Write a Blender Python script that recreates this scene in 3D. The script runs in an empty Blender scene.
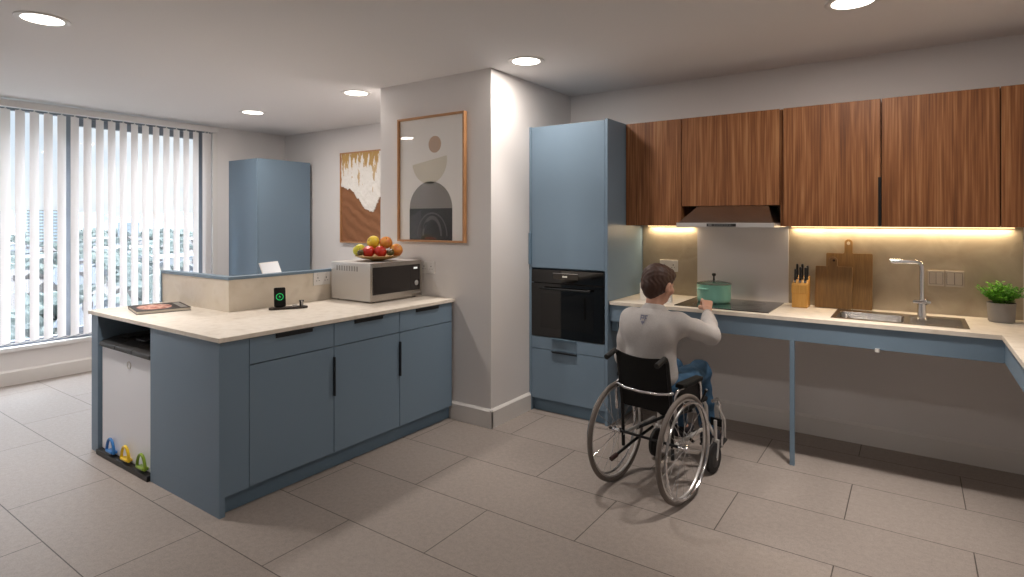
import bpy, bmesh, math, random
import numpy as np
from mathutils import Vector, Matrix
random.seed(7); np.random.seed(7)
scene = bpy.context.scene
COL = scene.collection
PI = math.pi
V = Vector

# ------------------------------------------------------------------ camera, world, exposure
cam_data = bpy.data.cameras.new('camera'); cam = bpy.data.objects.new('camera', cam_data); COL.objects.link(cam)
cam.location = (0, 0, 1.52); cam.rotation_euler = (PI/2, 0, math.radians(34.72))
cam_data.sensor_width = 36; cam_data.lens = 36*579/1024; cam_data.shift_y = -(288.5-220.5)/1024
cam_data.clip_start = 0.05; cam_data.clip_end = 12000
scene.camera = cam
vs = scene.view_settings
vs.view_transform = 'Standard'; vs.look = 'None'; vs.gamma = 1; vs.use_curve_mapping = False; vs.exposure = 0.08
world = bpy.data.worlds.new('world'); scene.world = world; world.use_nodes = True
wn = world.node_tree.nodes; wl = world.node_tree.links
bgn = wn['Background']
# hazy bright sky: pale at the horizon, much brighter overhead (overcast luminance)
wtc = wn.new('ShaderNodeTexCoord'); wsp = wn.new('ShaderNodeSeparateXYZ'); wl.new(wtc.outputs['Generated'], wsp.inputs[0])
wcr = wn.new('ShaderNodeValToRGB'); wl.new(wsp.outputs[2], wcr.inputs[0])
_e = wcr.color_ramp.elements; _e[0].position = 0.0; _e[0].color = (0.80, 0.86, 0.92, 1); _e[1].position = 0.28; _e[1].color = (0.60, 0.78, 0.98, 1)
_q = _e.new(0.10); _q.color = (0.76, 0.86, 0.97, 1); _q = _e.new(0.6); _q.color = (0.76, 0.87, 1.0, 1)
wcl = wn.new('ShaderNodeTexNoise'); wcl.inputs['Scale'].default_value = 3.5; wcl.inputs['Detail'].default_value = 6
wmp = wn.new('ShaderNodeMapping'); wmp.inputs['Scale'].default_value = (1, 1, 3.5); wl.new(wtc.outputs['Generated'], wmp.inputs[0]); wl.new(wmp.outputs[0], wcl.inputs['Vector'])
wcm = wn.new('ShaderNodeMapRange'); wcm.inputs[1].default_value = 0.45; wcm.inputs[2].default_value = 0.65; wl.new(wcl.outputs['Fac'], wcm.inputs[0])
wmx = wn.new('ShaderNodeMix'); wmx.data_type = 'RGBA'; wl.new(wcm.outputs[0], wmx.inputs[0]); wl.new(wcr.outputs[0], wmx.inputs[6]); wmx.inputs[7].default_value = (0.95, 0.97, 1.0, 1)
wmr = wn.new('ShaderNodeMapRange'); wmr.interpolation_type = 'SMOOTHSTEP'; wmr.inputs[1].default_value = 0.26; wmr.inputs[2].default_value = 0.60; wmr.inputs[3].default_value = 1.0; wmr.inputs[4].default_value = 19.0
wl.new(wsp.outputs[2], wmr.inputs[0]); wl.new(wmx.outputs[2], bgn.inputs[0]); wl.new(wmr.outputs[0], bgn.inputs[1])

def area(name, loc, rot, sx, sy, power, col, spread=PI):
    l = bpy.data.lights.new(name, 'AREA'); l.shape = 'RECTANGLE'; l.size = sx; l.size_y = sy; l.energy = power; l.color = col; l.spread = spread
    o = bpy.data.objects.new(name, l); COL.objects.link(o); o.location = loc; o.rotation_euler = rot; return o
# daylight portal over the window opening (guides sky sampling only)
pt = area('window_portal', (-7.2, 1.5, 1.43), (0, -PI/2, 0), 2.3, 4.4, 1, (1, 1, 1)); pt.data.cycles.is_portal = True
LIGHT_COL = (1.0, 0.92, 0.85)
LIGHT_POWER = 12.5
LIGHT_SPOTS = [(-3.98, 1.16), (-5.62, 3.40), (-4.02, 3.40), (-2.235, 3.40), (-0.255, 3.43), (-2.1, 1.16), (-0.255, 1.16), (-5.62, 1.16)]  # last three: unseen fill lights, added beyond the visible downlights
for _i, (_x, _y) in enumerate(LIGHT_SPOTS):
    _k = (1.55, 1.25, 1.35, 1.0, 1.05)[_i] if _i < 5 else (0.40 if _i < 7 else 0.8)
    l = bpy.data.lights.new('downlight_beam', 'SPOT'); l.energy = LIGHT_POWER*(15.0 if _i == 4 else 6.0 if _i < 5 else 0.5); l.color = LIGHT_COL; l.spot_size = math.radians(58 if _i == 4 else 66); l.spot_blend = 1.0; l.shadow_soft_size = 0.07
    o = bpy.data.objects.new('downlight_beam', l); COL.objects.link(o); o.location = (_x, _y, 2.622)
    l = bpy.data.lights.new('downlight_glow', 'AREA'); l.shape = 'DISK'; l.size = 0.19; l.energy = LIGHT_POWER*.85*_k; l.color = LIGHT_COL
    o = bpy.data.objects.new('downlight_glow', l); COL.objects.link(o); o.location = (_x, _y, 2.628)
STRIP_COL = (1.0, 0.78, 0.50)
area('strip_lamp', (-1.60, 4.565, 1.468), (math.radians(-8), 0, 0), 0.36, 0.012, 1.4, STRIP_COL)
area('strip_lamp', (-0.11, 4.565, 1.468), (math.radians(-8), 0, 0), 1.20, 0.012, 4.2, STRIP_COL)

# ------------------------------------------------------------------ materials
def lin(h):
    h = h.lstrip('#'); c = [int(h[i:i+2], 16)/255 for i in (0, 2, 4)]
    return tuple(((x/12.92) if x <= 0.04045 else ((x+0.055)/1.055)**2.4) for x in c) + (1,)
def mat(name, col, rough=0.5, metal=0.0, spec=0.5, bump=0.0, bscale=200.0, var=0.0, vscale=30.0, **kw):
    m = bpy.data.materials.new(name); m.use_nodes = True; nt = m.node_tree; n = nt.nodes; b = n['Principled BSDF']
    c = lin(col) if isinstance(col, str) else tuple(col)+(1,)
    b.inputs['Base Color'].default_value = c; b.inputs['Roughness'].default_value = rough; b.inputs['Metallic'].default_value = metal
    b.inputs['Specular IOR Level'].default_value = spec
    for k, v in kw.items(): b.inputs[k.replace('_', ' ')].default_value = v
    tc = n.new('ShaderNodeTexCoord')
    if bump > 0:
        t = n.new('ShaderNodeTexNoise'); t.inputs['Scale'].default_value = bscale; t.inputs['Detail'].default_value = 4
        bn = n.new('ShaderNodeBump'); bn.inputs['Strength'].default_value = bump; bn.inputs['Distance'].default_value = 0.002
        nt.links.new(tc.outputs['Object'], t.inputs['Vector']); nt.links.new(t.outputs['Fac'], bn.inputs['Height']); nt.links.new(bn.outputs[0], b.inputs['Normal'])
    if var > 0:
        t = n.new('ShaderNodeTexNoise'); t.inputs['Scale'].default_value = vscale; t.inputs['Detail'].default_value = 5
        mr = n.new('ShaderNodeMapRange'); mr.inputs[1].default_value = 0.3; mr.inputs[2].default_value = 0.7; mr.inputs[3].default_value = 1-var; mr.inputs[4].default_value = 1+var
        mx = n.new('ShaderNodeVectorMath'); mx.operation = 'SCALE'; mx.inputs[0].default_value = c[:3]
        nt.links.new(tc.outputs['Object'], t.inputs['Vector']); nt.links.new(t.outputs['Fac'], mr.inputs[0]); nt.links.new(mr.outputs[0], mx.inputs['Scale']); nt.links.new(mx.outputs[0], b.inputs['Base Color'])
    return m
def emit(name, col, strength):
    m = bpy.data.materials.new(name); m.use_nodes = True; nt = m.node_tree; nt.nodes.clear()
    e = nt.nodes.new('ShaderNodeEmission'); e.inputs[0].default_value = lin(col); e.inputs[1].default_value = strength
    o = nt.nodes.new('ShaderNodeOutputMaterial'); nt.links.new(e.outputs[0], o.inputs[0]); return m
def ramp_mat(name, stops, scale_vec, noise_scale, detail=6, distortion=0.0, rough=0.5, bump=0.1, random_offset=False, spec=0.5, metal=0.0, lo=0.25, hi=0.75):
    m = bpy.data.materials.new(name); m.use_nodes = True; nt = m.node_tree; n = nt.nodes; b = n['Principled BSDF']
    tc = n.new('ShaderNodeTexCoord'); mp = n.new('ShaderNodeMapping'); mp.inputs['Scale'].default_value = scale_vec
    nt.links.new(tc.outputs['Object'], mp.inputs[0])
    if random_offset:
        oi = n.new('ShaderNodeObjectInfo'); mm = n.new('ShaderNodeMath'); mm.operation = 'MULTIPLY'; mm.inputs[1].default_value = 37.0
        cx = n.new('ShaderNodeCombineXYZ'); nt.links.new(oi.outputs['Random'], mm.inputs[0])
        for i in range(3): nt.links.new(mm.outputs[0], cx.inputs[i])
        nt.links.new(cx.outputs[0], mp.inputs['Location'])
    t = n.new('ShaderNodeTexNoise'); t.inputs['Scale'].default_value = noise_scale; t.inputs['Detail'].default_value = detail; t.inputs['Distortion'].default_value = distortion
    cr = n.new('ShaderNodeValToRGB'); els = cr.color_ramp.elements
    k = len(stops)
    for i, s in enumerate(stops):
        pos = lo+(hi-lo)*i/(k-1)
        e = els[i] if i < 2 else els.new(pos)
        e.position = pos; e.color = lin(s)
    els = sorted(els, key=lambda e: e.position)
    nt.links.new(mp.outputs[0], t.inputs['Vector']); nt.links.new(t.outputs['Fac'], cr.inputs[0]); nt.links.new(cr.outputs[0], b.inputs['Base Color'])
    b.inputs['Roughness'].default_value = rough; b.inputs['Specular IOR Level'].default_value = spec; b.inputs['Metallic'].default_value = metal
    if bump:
        bn = n.new('ShaderNodeBump'); bn.inputs['Strength'].default_value = bump; bn.inputs['Distance'].default_value = 0.001
        nt.links.new(t.outputs['Fac'], bn.inputs['Height']); nt.links.new(bn.outputs[0], b.inputs['Normal'])
    return m
M = {}
M['ceiling'] = mat('ceiling_paint', '#E8E5E4', 0.9, spec=0.2)
M['wall'] = mat('wall_paint', '#E0DCDA', 0.85, spec=0.2, bump=0.05, bscale=300)
M['skirting'] = mat('skirting_paint', '#DDD9D5', 0.6)
M['blue'] = mat('blue_laminate', '#768B9D', 0.42, spec=0.4, bump=0.04, bscale=500)
M['blue_dark'] = mat('blue_laminate_edge', '#6B8498', 0.5, spec=0.4)
M['black'] = mat('black_metal', '#17181A', 0.4, metal=0.3)
M['pull'] = mat('dark_pull', '#262B31', 0.45, metal=0.2)
M['blackgap'] = mat('dark_void', '#0B0B0C', 0.9)
M['glassblack'] = mat('black_glass', '#060607', 0.06, spec=0.6, Coat_Weight=0.5)
M['chrome'] = mat('chrome', '#D8D8DA', 0.18, metal=1.0)
M['steel'] = mat('brushed_steel', '#B0ABA5', 0.24, metal=1.0, bump=0.05, bscale=600)
M['silver'] = mat('silver_paint', '#D0CDCA', 0.38, metal=0.55)
M['whiteplastic'] = mat('white_plastic', '#E2DFDC', 0.35)
M['switchgrey'] = mat('switch_metal', '#C4BBB0', 0.4, metal=0.2)
M['rubber'] = mat('grey_rubber', '#6E6660', 0.7)
M['darkrubber'] = mat('dark_rubber', '#1C1B1B', 0.7)
M['canvas'] = mat('black_canvas', '#111111', 0.75, bump=0.3, bscale=700, spec=0.3)
M['binwhite'] = mat('bin_enamel', '#F0F2F8', 0.3, spec=0.5)
M['darkplastic'] = mat('dark_plastic', '#1B1A1A', 0.45)
M['aluminium'] = mat('window_aluminium', '#858A93', 0.45, metal=0.4)
M['oak'] = ramp_mat('oak_frame', ['#A9794F', '#BB8A5E', '#95683F'], (30, 30, 3), 3, rough=0.5)
M['worktop'] = ramp_mat('cream_worktop', ['#D6CBBC', '#E2D8CA', '#E9E0D3', '#DBD0C1'], (1, 1, 1), 14, detail=8, rough=0.45, bump=0.03)
M['splash'] = ramp_mat('beige_stone', ['#9C8F7B', '#A99C88', '#B3A793', '#A0937F'], (1, 1, 1), 5, detail=10, distortion=0.6, rough=0.5, bump=0.03)
M['upstone'] = ramp_mat('cream_stone', ['#D1C5B3', '#DCD1C0', '#E1D7C8', '#D4C9B8'], (1, 1, 1), 7, detail=10, distortion=0.5, rough=0.5, bump=0.03)
M['bamboo'] = ramp_mat('bamboo', ['#C08C40', '#CC994C', '#D6A75C'], (60, 60, 2), 3, rough=0.45, bump=0.05)
M['boardwood'] = ramp_mat('board_wood', ['#6E5028', '#8A683A', '#785830', '#997545'], (28, 28, 1.6), 3, rough=0.5, bump=0.05, random_offset=True)
M['bowl'] = mat('gold_brown_glaze', '#A9824C', 0.35)

def wood_mat():
    m = bpy.data.materials.new('walnut_veneer'); m.use_nodes = True; nt = m.node_tree; n = nt.nodes; b = n['Principled BSDF']; L = nt.links
    tc = n.new('ShaderNodeTexCoord'); oi = n.new('ShaderNodeObjectInfo'); mm = n.new('ShaderNodeMath'); mm.operation = 'MULTIPLY'; mm.inputs[1].default_value = 61.0
    cx = n.new('ShaderNodeCombineXYZ'); L.new(oi.outputs['Random'], mm.inputs[0])
    L.new(mm.outputs[0], cx.inputs[0]); L.new(mm.outputs[0], cx.inputs[2])
    ad = n.new('ShaderNodeVectorMath'); ad.operation = 'ADD'; L.new(tc.outputs['Object'], ad.inputs[0]); L.new(cx.outputs[0], ad.inputs[1])
    # cathedral figure: rings of a slowly warped field, long in z
    mp = n.new('ShaderNodeMapping'); mp.inputs['Scale'].default_value = (3.0, 3.0, 0.35); L.new(ad.outputs[0], mp.inputs[0])
    n1 = n.new('ShaderNodeTexNoise'); n1.inputs['Scale'].default_value = 1.0; n1.inputs['Detail'].default_value = 2; n1.inputs['Roughness'].default_value = 0.45; L.new(mp.outputs[0], n1.inputs['Vector'])
    ml = n.new('ShaderNodeMath'); ml.operation = 'MULTIPLY'; ml.inputs[1].default_value = 75.0; L.new(n1.outputs['Fac'], ml.inputs[0])
    sn = n.new('ShaderNodeMath'); sn.operation = 'SINE'; L.new(ml.outputs[0], sn.inputs[0])
    # fine streaks
    mp2 = n.new('ShaderNodeMapping'); mp2.inputs['Scale'].default_value = (95, 95, 2.2); L.new(ad.outputs[0], mp2.inputs[0])
    n2 = n.new('ShaderNodeTexNoise'); n2.inputs['Scale'].default_value = 1.0; n2.inputs['Detail'].default_value = 5; L.new(mp2.outputs[0], n2.inputs['Vector'])
    mp3 = n.new('ShaderNodeMapping'); mp3.inputs['Scale'].default_value = (22, 22, 0.5); L.new(ad.outputs[0], mp3.inputs[0])
    n3 = n.new('ShaderNodeTexNoise'); n3.inputs['Scale'].default_value = 1.0; n3.inputs['Detail'].default_value = 3; L.new(mp3.outputs[0], n3.inputs['Vector'])
    a1 = n.new('ShaderNodeMath'); a1.operation = 'MULTIPLY_ADD'; a1.inputs[1].default_value = 0.035; L.new(sn.outputs[0], a1.inputs[0]); L.new(n2.outputs['Fac'], a1.inputs[2])
    a2 = n.new('ShaderNodeMath'); a2.operation = 'MULTIPLY_ADD'; a2.inputs[1].default_value = 0.55; L.new(n3.outputs['Fac'], a2.inputs[0]); L.new(a1.outputs[0], a2.inputs[2])
    cr = n.new('ShaderNodeValToRGB'); e = cr.color_ramp.elements; e[0].position = 0.52; e[0].color = lin('#633C25'); e[1].position = 1.02; e[1].color = lin('#A87850')
    q = e.new(0.72); q.color = lin('#80512F'); q = e.new(0.84); q.color = lin('#92603C')
    L.new(a2.outputs[0], cr.inputs[0]); L.new(cr.outputs[0], b.inputs['Base Color'])
    b.inputs['Roughness'].default_value = 0.48; b.inputs['Specular IOR Level'].default_value = 0.35
    bn = n.new('ShaderNodeBump'); bn.inputs['Strength'].default_value = 0.12; bn.inputs['Distance'].default_value = 0.0006; L.new(n2.outputs['Fac'], bn.inputs['Height']); L.new(bn.outputs[0], b.inputs['Normal'])
    return m
M['walnut'] = wood_mat()

def floor_mat():
    m = bpy.data.materials.new('grey_floor_tiles'); m.use_nodes = True; nt = m.node_tree; n = nt.nodes; b = n['Principled BSDF']; L = nt.links
    tc = n.new('ShaderNodeTexCoord'); W, Hh = 1.033, 0.479
    mp = n.new('ShaderNodeMapping'); mp.inputs['Location'].default_value = (0.805-0.5*W+20*W, -0.987+20*Hh, 0); L.new(tc.outputs['Object'], mp.inputs[0])
    br = n.new('ShaderNodeTexBrick'); br.offset = 0.5; br.inputs['Scale'].default_value = 1; br.inputs['Brick Width'].default_value = W; br.inputs['Row Height'].default_value = Hh
    br.inputs['Mortar Size'].default_value = 0.0026; br.inputs['Mortar Smooth'].default_value = 0.1; br.inputs['Bias'].default_value = 0
    br.inputs['Color1'].default_value = lin('#948A83'); br.inputs['Color2'].default_value = lin('#998F88'); br.inputs['Mortar'].default_value = lin('#4E4641')
    L.new(mp.outputs[0], br.inputs['Vector'])
    n1 = n.new('ShaderNodeTexNoise'); n1.inputs['Scale'].default_value = 170; n1.inputs['Detail'].default_value = 4; L.new(tc.outputs['Object'], n1.inputs['Vector'])
    n2 = n.new('ShaderNodeTexNoise'); n2.inputs['Scale'].default_value = 38; n2.inputs['Detail'].default_value = 6; n2.inputs['Roughness'].default_value = 0.7; L.new(tc.outputs['Object'], n2.inputs['Vector'])
    ad = n.new('ShaderNodeMath'); ad.operation = 'ADD'; L.new(n1.outputs['Fac'], ad.inputs[0]); L.new(n2.outputs['Fac'], ad.inputs[1])
    mr = n.new('ShaderNodeMapRange'); mr.inputs[1].default_value = 0.75; mr.inputs[2].default_value = 1.25; mr.inputs[3].default_value = 0.84; mr.inputs[4].default_value = 1.13; L.new(ad.outputs[0], mr.inputs[0])
    sc = n.new('ShaderNodeVectorMath'); sc.operation = 'SCALE'; L.new(br.outputs['Color'], sc.inputs[0]); L.new(mr.outputs[0], sc.inputs['Scale']); L.new(sc.outputs[0], b.inputs['Base Color'])
    b.inputs['Roughness'].default_value = 0.52; b.inputs['Specular IOR Level'].default_value = 0.45
    iv = n.new('ShaderNodeMath'); iv.operation = 'SUBTRACT'; iv.inputs[0].default_value = 1; L.new(br.outputs['Fac'], iv.inputs[1])
    bn = n.new('ShaderNodeBump'); bn.inputs['Strength'].default_value = 0.5; bn.inputs['Distance'].default_value = 0.002; L.new(iv.outputs[0], bn.inputs['Height'])
    b2 = n.new('ShaderNodeBump'); b2.inputs['Strength'].default_value = 0.12; b2.inputs['Distance'].default_value = 0.001; L.new(n1.outputs['Fac'], b2.inputs['Height']); L.new(bn.outputs[0], b2.inputs['Normal']); L.new(b2.outputs[0], b.inputs['Normal'])
    return m
M['floor'] = floor_mat()
def pane_mat(name, tint=(1, 1, 1), fac=0.06):
    m = bpy.data.materials.new(name); m.use_nodes = True; nt = m.node_tree; nt.nodes.clear(); n = nt.nodes; L = nt.links
    t = n.new('ShaderNodeBsdfTransparent'); t.inputs[0].default_value = tint+(1,); g = n.new('ShaderNodeBsdfGlossy'); g.inputs['Roughness'].default_value = 0.02
    mx = n.new('ShaderNodeMixShader'); mx.inputs[0].default_value = fac; o = n.new('ShaderNodeOutputMaterial')
    L.new(t.outputs[0], mx.inputs[1]); L.new(g.outputs[0], mx.inputs[2]); L.new(mx.outputs[0], o.inputs[0]); return m
M['pane'] = pane_mat('window_glass', (0.98, 0.99, 0.99), .035)
def slat_mat():
    m = bpy.data.materials.new('blind_fabric'); m.use_nodes = True; nt = m.node_tree; nt.nodes.clear(); n = nt.nodes; L = nt.links
    d = n.new('ShaderNodeBsdfDiffuse'); d.inputs[0].default_value = lin('#F2EFEE'); t = n.new('ShaderNodeBsdfTranslucent'); t.inputs[0].default_value = lin('#F4F1F0')
    mx = n.new('ShaderNodeMixShader'); mx.inputs[0].default_value = 0.35; o = n.new('ShaderNodeOutputMaterial')
    L.new(d.outputs[0], mx.inputs[1]); L.new(t.outputs[0], mx.inputs[2]); L.new(mx.outputs[0], o.inputs[0]); return m
M['slat'] = slat_mat()
def leaf_mat(name, col, tr=0.35):
    m = bpy.data.materials.new(name); m.use_nodes = True; nt = m.node_tree; n = nt.nodes; L = nt.links; b = n['Principled BSDF']
    b.inputs['Base Color'].default_value = lin(col); b.inputs['Roughness'].default_value = 0.5
    t = n.new('ShaderNodeBsdfTranslucent'); t.inputs[0].default_value = lin(col); mx = n.new('ShaderNodeMixShader'); mx.inputs[0].default_value = tr
    L.new(b.outputs[0], mx.inputs[1]); L.new(t.outputs[0], mx.inputs[2]); L.new(mx.outputs[0], n['Material Output'].inputs[0]); return m

# ------------------------------------------------------------------ mesh helpers
class MB:
    """collects shapes in one bmesh; build() links them as one object"""
    def __init__(s): s.bm = bmesh.new(); s.mi = 0
    def _new(s, geom):
        for f in geom: f.material_index = s.mi
    def box(s, x0, x1, y0, y1, z0, z1, bev=0.0, rot=None):
        r = bmesh.ops.create_cube(s.bm, size=1)
        vs_ = r['verts']; c = V(((x0+x1)/2, (y0+y1)/2, (z0+z1)/2)); d = V((abs(x1-x0), abs(y1-y0), abs(z1-z0)))
        for v in vs_:
            v.co = V((v.co.x*d.x, v.co.y*d.y, v.co.z*d.z))
        fs = list({f for v in vs_ for f in v.link_faces}); s._new(fs)
        if bev > 0:
            es = list({e for v in vs_ for e in v.link_edges})
            g = bmesh.ops.bevel(s.bm, geom=es, offset=min(bev, min(d)*0.45), segments=2, affect='EDGES', profile=0.6)
            s._new(g['faces']); vs_ = list({v for f in g['faces'] for v in f.verts} | {v for v in vs_ if v.is_valid})
            vs_ = s._island(vs_)
        mt = Matrix.Translation(c) @ (rot.to_4x4() if rot is not None else Matrix.Identity(4))
        for v in vs_: v.co = mt @ v.co
        return s
    def _island(s, seeds):
        seen = set(seeds); st = list(seeds)
        while st:
            v = st.pop()
            for e in v.link_edges:
                o = e.other_vert(v)
                if o not in seen: seen.add(o); st.append(o)
        return list(seen)
    def tube(s, pts, r, seg=10, caps=True, closed=False):
        pts = [V(p) for p in pts]; n = len(pts); rs = r if isinstance(r, (list, tuple)) else [r]*n
        rings = []; up = None
        for i, p in enumerate(pts):
            if closed: t = (pts[(i+1) % n]-pts[i-1]).normalized()
            else: t = (pts[min(i+1, n-1)]-pts[max(i-1, 0)]).normalized()
            if up is None:
                up = V((0, 0, 1)) if abs(t.z) < 0.9 else V((1, 0, 0))
            up = (up-t*up.dot(t)).normalized(); sd = t.cross(up)
            rings.append([s.bm.verts.new(p+(up*math.cos(2*PI*k/seg)+sd*math.sin(2*PI*k/seg))*rs[i]) for k in range(seg)])
        fs = []
        for i in range(n if closed else n-1):
            a, b = rings[i], rings[(i+1) % n]
            for k in range(seg): fs.append(s.bm.faces.new((a[k], b[k], b[(k+1) % seg], a[(k+1) % seg])))
        if caps and not closed:
            fs.append(s.bm.faces.new(rings[0])); fs.append(s.bm.faces.new(rings[-1][::-1]))
        s._new(fs); return s
    def lathe(s, prof, c=(0, 0, 0), seg=32, axis='z'):
        c = V(c); rings = []
        for r, h in prof:
            ring = []
            for k in range(seg if r > 1e-6 else 1):
                a = 2*PI*k/seg; q = (r*math.cos(a), r*math.sin(a), h)
                if axis == 'y': q = (q[0], q[2], q[1])
                if axis == 'x': q = (q[2], q[0], q[1])
                ring.append(s.bm.verts.new(c+V(q)))
            rings.append(ring)
        fs = []
        for a, b in zip(rings[:-1], rings[1:]):
            for k in range(seg):
                if len(a) == 1 and len(b) == 1: break
                if len(a) == 1: fs.append(s.bm.faces.new((a[0], b[(k+1) % seg], b[k])))
                elif len(b) == 1: fs.append(s.bm.faces.new((a[k], a[(k+1) % seg], b[0])))
                else: fs.append(s.bm.faces.new((a[k], a[(k+1) % seg], b[(k+1) % seg], b[k])))
        s._new(fs); return s
    def cyl(s, c, r, h, seg=24, axis='z', bev=0.0):
        if bev: return s.lathe([(0, 0), (r-bev, 0), (r, bev), (r, h-bev), (r-bev, h), (0, h)], c, seg, axis)
        return s.lathe([(0, 0), (r, 0), (r, h), (0, h)], c, seg, axis)
    def prism(s, poly, fn, d0, d1):
        """poly: 2D points; fn(u, v, d) -> 3D"""
        a = [s.bm.verts.new(V(fn(u, v, d0))) for u, v in poly]; b = [s.bm.verts.new(V(fn(u, v, d1))) for u, v in poly]; n = len(poly)
        fs = [s.bm.faces.new(a), s.bm.faces.new(b[::-1])]
        for i in range(n): fs.append(s.bm.faces.new((a[i], b[i], b[(i+1) % n], a[(i+1) % n])))
        s._new(fs); return s
    def ico(s, c, r, sub=2, scale=(1, 1, 1)):
        g = bmesh.ops.create_icosphere(s.bm, subdivisions=sub, radius=r)
        for v in g['verts']: v.co = V((v.co.x*scale[0], v.co.y*scale[1], v.co.z*scale[2]))+V(c)
        s._new(list({f for v in g['verts'] for f in v.link_faces})); return s
    def build(s, name, m, parent=None, smooth=False, bevel=0.0, label=None):
        bmesh.ops.recalc_face_normals(s.bm, faces=s.bm.faces)
        me = bpy.data.meshes.new(name); s.bm.to_mesh(me); s.bm.free()
        return link(name, me, m, parent, smooth, bevel, label)
def link(name, me, m, parent=None, smooth=False, bevel=0.0, label=None):
    for q in (m if isinstance(m, (list, tuple)) else [m]): me.materials.append(M[q] if isinstance(q, str) else q)
    o = bpy.data.objects.new(name, me); COL.objects.link(o)
    if parent is not None: o.parent = parent
    if smooth:
        me.polygons.foreach_set('use_smooth', [True]*len(me.polygons))
        try: me.set_sharp_from_angle(angle=math.radians(smooth if smooth is not True else 40))
        except Exception: pass
    if bevel: 
        b = o.modifiers.new('edge', 'BEVEL'); b.width = bevel; b.segments = 2; b.limit_method = 'ANGLE'
    if label: o['label'] = label
    return o
def tag(o, label=None, cat=None, group=None, kind=None):
    if label: o['label'] = label
    if cat: o['category'] = cat
    if group: o['group'] = group
    if kind: o['kind'] = kind
    return o
def thing(name, loc, rz, label, cat, group=None):
    o = bpy.data.objects.new(name, None); COL.objects.link(o); o.location = loc; o.rotation_euler = (0, 0, rz); o.empty_display_size = 0.05
    return tag(o, label, cat, group)
def struct(name, mb, m, parent=None, smooth=False):
    o = mb.build(name, m, parent, smooth)
    if parent is None: o['kind'] = 'structure'
    return o
def kids(o): return [c for c in bpy.data.objects if c.parent is o]
def dup(root, loc, rz=None, label=None, group=None, scale=None):
    r = root.copy(); COL.objects.link(r); r.location = loc
    if rz is not None: r.rotation_euler = (0, 0, rz)
    if scale: r.scale = scale
    if label: r['label'] = label
    if group: r['group'] = group
    for ch in kids(root):
        c = ch.copy(); COL.objects.link(c); c.parent = r
        for g in kids(ch):
            d = g.copy(); COL.objects.link(d); d.parent = c
    return r
def arc(cx, cy, r, a0, a1, n=16): return [(cx+r*math.cos(a0+(a1-a0)*i/n), cy+r*math.sin(a0+(a1-a0)*i/n)) for i in range(n+1)]

# ------------------------------------------------------------------ the room
CH = 2.64; XL = -6.85; XR = 1.05; YB = 4.6; YF = -2.2
PX0, PX1, PY = -3.712, -2.543, 3.40            # the projecting stub wall
WY0, WY1, WZ0, WZ1 = -0.62, 3.63, 0.335, 2.60  # window opening
struct('floor', MB().box(XL-.4, XR+.3, YF-.3, YB+.3, -.12, 0), 'floor')
struct('ceiling', MB().box(XL-.4, XR+.3, YF-.3, YB+.3, CH, CH+.15), 'ceiling')
struct('wall_back', MB().box(XL-.4, XR+.3, YB, YB+.25, 0, CH), 'wall')
struct('wall_right', MB().box(XR, XR+.25, YF, YB, 0, CH), 'wall')
struct('wall_front', MB().box(XL-.4, XR+.3, YF-.25, YF, 0, CH), 'wall')
struct('wall_centre', MB().box(PX0, PX1, PY, YB, 0, CH), 'wall')
w = MB(); w.box(XL-.35, XL, YF, WY0, 0, CH); w.box(XL-.35, XL, WY1, YB, 0, CH); w.box(XL-.35, XL, WY0, WY1, 0, WZ0); w.box(XL-.35, XL, WY0, WY1, WZ1, CH)
bmesh.ops.remove_doubles(w.bm, verts=w.bm.verts, dist=1e-5)
struct('wall_left', w, 'wall')
def skirting(name, x0, x1, y0, y1, nx, ny):
    t = 0.018; h = 0.137
    w = MB()
    if nx: 
        a, b = (x0, x0+nx*t)
        w.prism([(0, 0), (t, 0), (t, h-.016), (t*.45, h-.004), (t*.3, h), (0, h)], lambda u, v, d: (x0+nx*u, d, v), y0, y1)
    else:
        w.prism([(0, 0), (t, 0), (t, h-.016), (t*.45, h-.004), (t*.3, h), (0, h)], lambda u, v, d: (d, y0+ny*u, v), x0, x1)
    struct(name, w, 'skirting')
skirting('baseboard_left', XL, XL, YF, YB, 1, 0)
skirting('baseboard_back', -1.85, XR, YB, YB, 0, -1)
skirting('baseboard_alcove', XL, PX0, YB, YB, 0, -1)
skirting('baseboard_centre_front', -2.915, PX1+.018, PY, PY, 0, -1)
skirting('baseboard_centre_side', PX1, PX1, PY-.0172, 3.925, 1, 0)
skirting('baseboard_right', XR, XR, YF, YB, -1, 0)
skirting('baseboard_front', XL, XR, YF, YF, 0, 1)

# window: frame, panes, sill
win = thing('window_1', (XL-.08, 0, 0), 0, None, None); del_keys = [k for k in win.keys()]; win['kind'] = 'structure'
f = MB()
fx0, fx1 = -.04, .03
f.box(fx0, fx1, WY0, WY1, WZ0, WZ0+.06, .003); f.box(fx0, fx1, WY0, WY1, WZ1-.05, WZ1, .003)
f.box(fx0, fx1, WY0, WY0+.06, WZ0+.06, WZ1-.05, .003); f.box(fx0, fx1, WY1-.14, WY1, WZ0+.06, WZ1-.05, .003)
for y in (0.78, 2.215): f.box(fx0, fx1, y-.03, y+.03, WZ0+.06, WZ1-.05, .003)
f.build('window_frame', 'aluminium', win)
for y0, y1 in ((0.86, 2.20), (2.246, 3.49)):
    if y0 < 2: continue
    s_ = MB(); s_.box(-.02, .045, y0, y1, WZ1-.13, WZ1-.06, .003); s_.box(-.02, .045, y0, y1, WZ0+.07, WZ0+.12, .003); s_.box(-.02, .045, y0, y0+.02, WZ0+.12, WZ1-.13, .002); s_.box(-.02, .045, y1-.02, y1, WZ0+.12, WZ1-.13, .003)
    s_.build('window_sash', 'aluminium', win)
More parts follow.
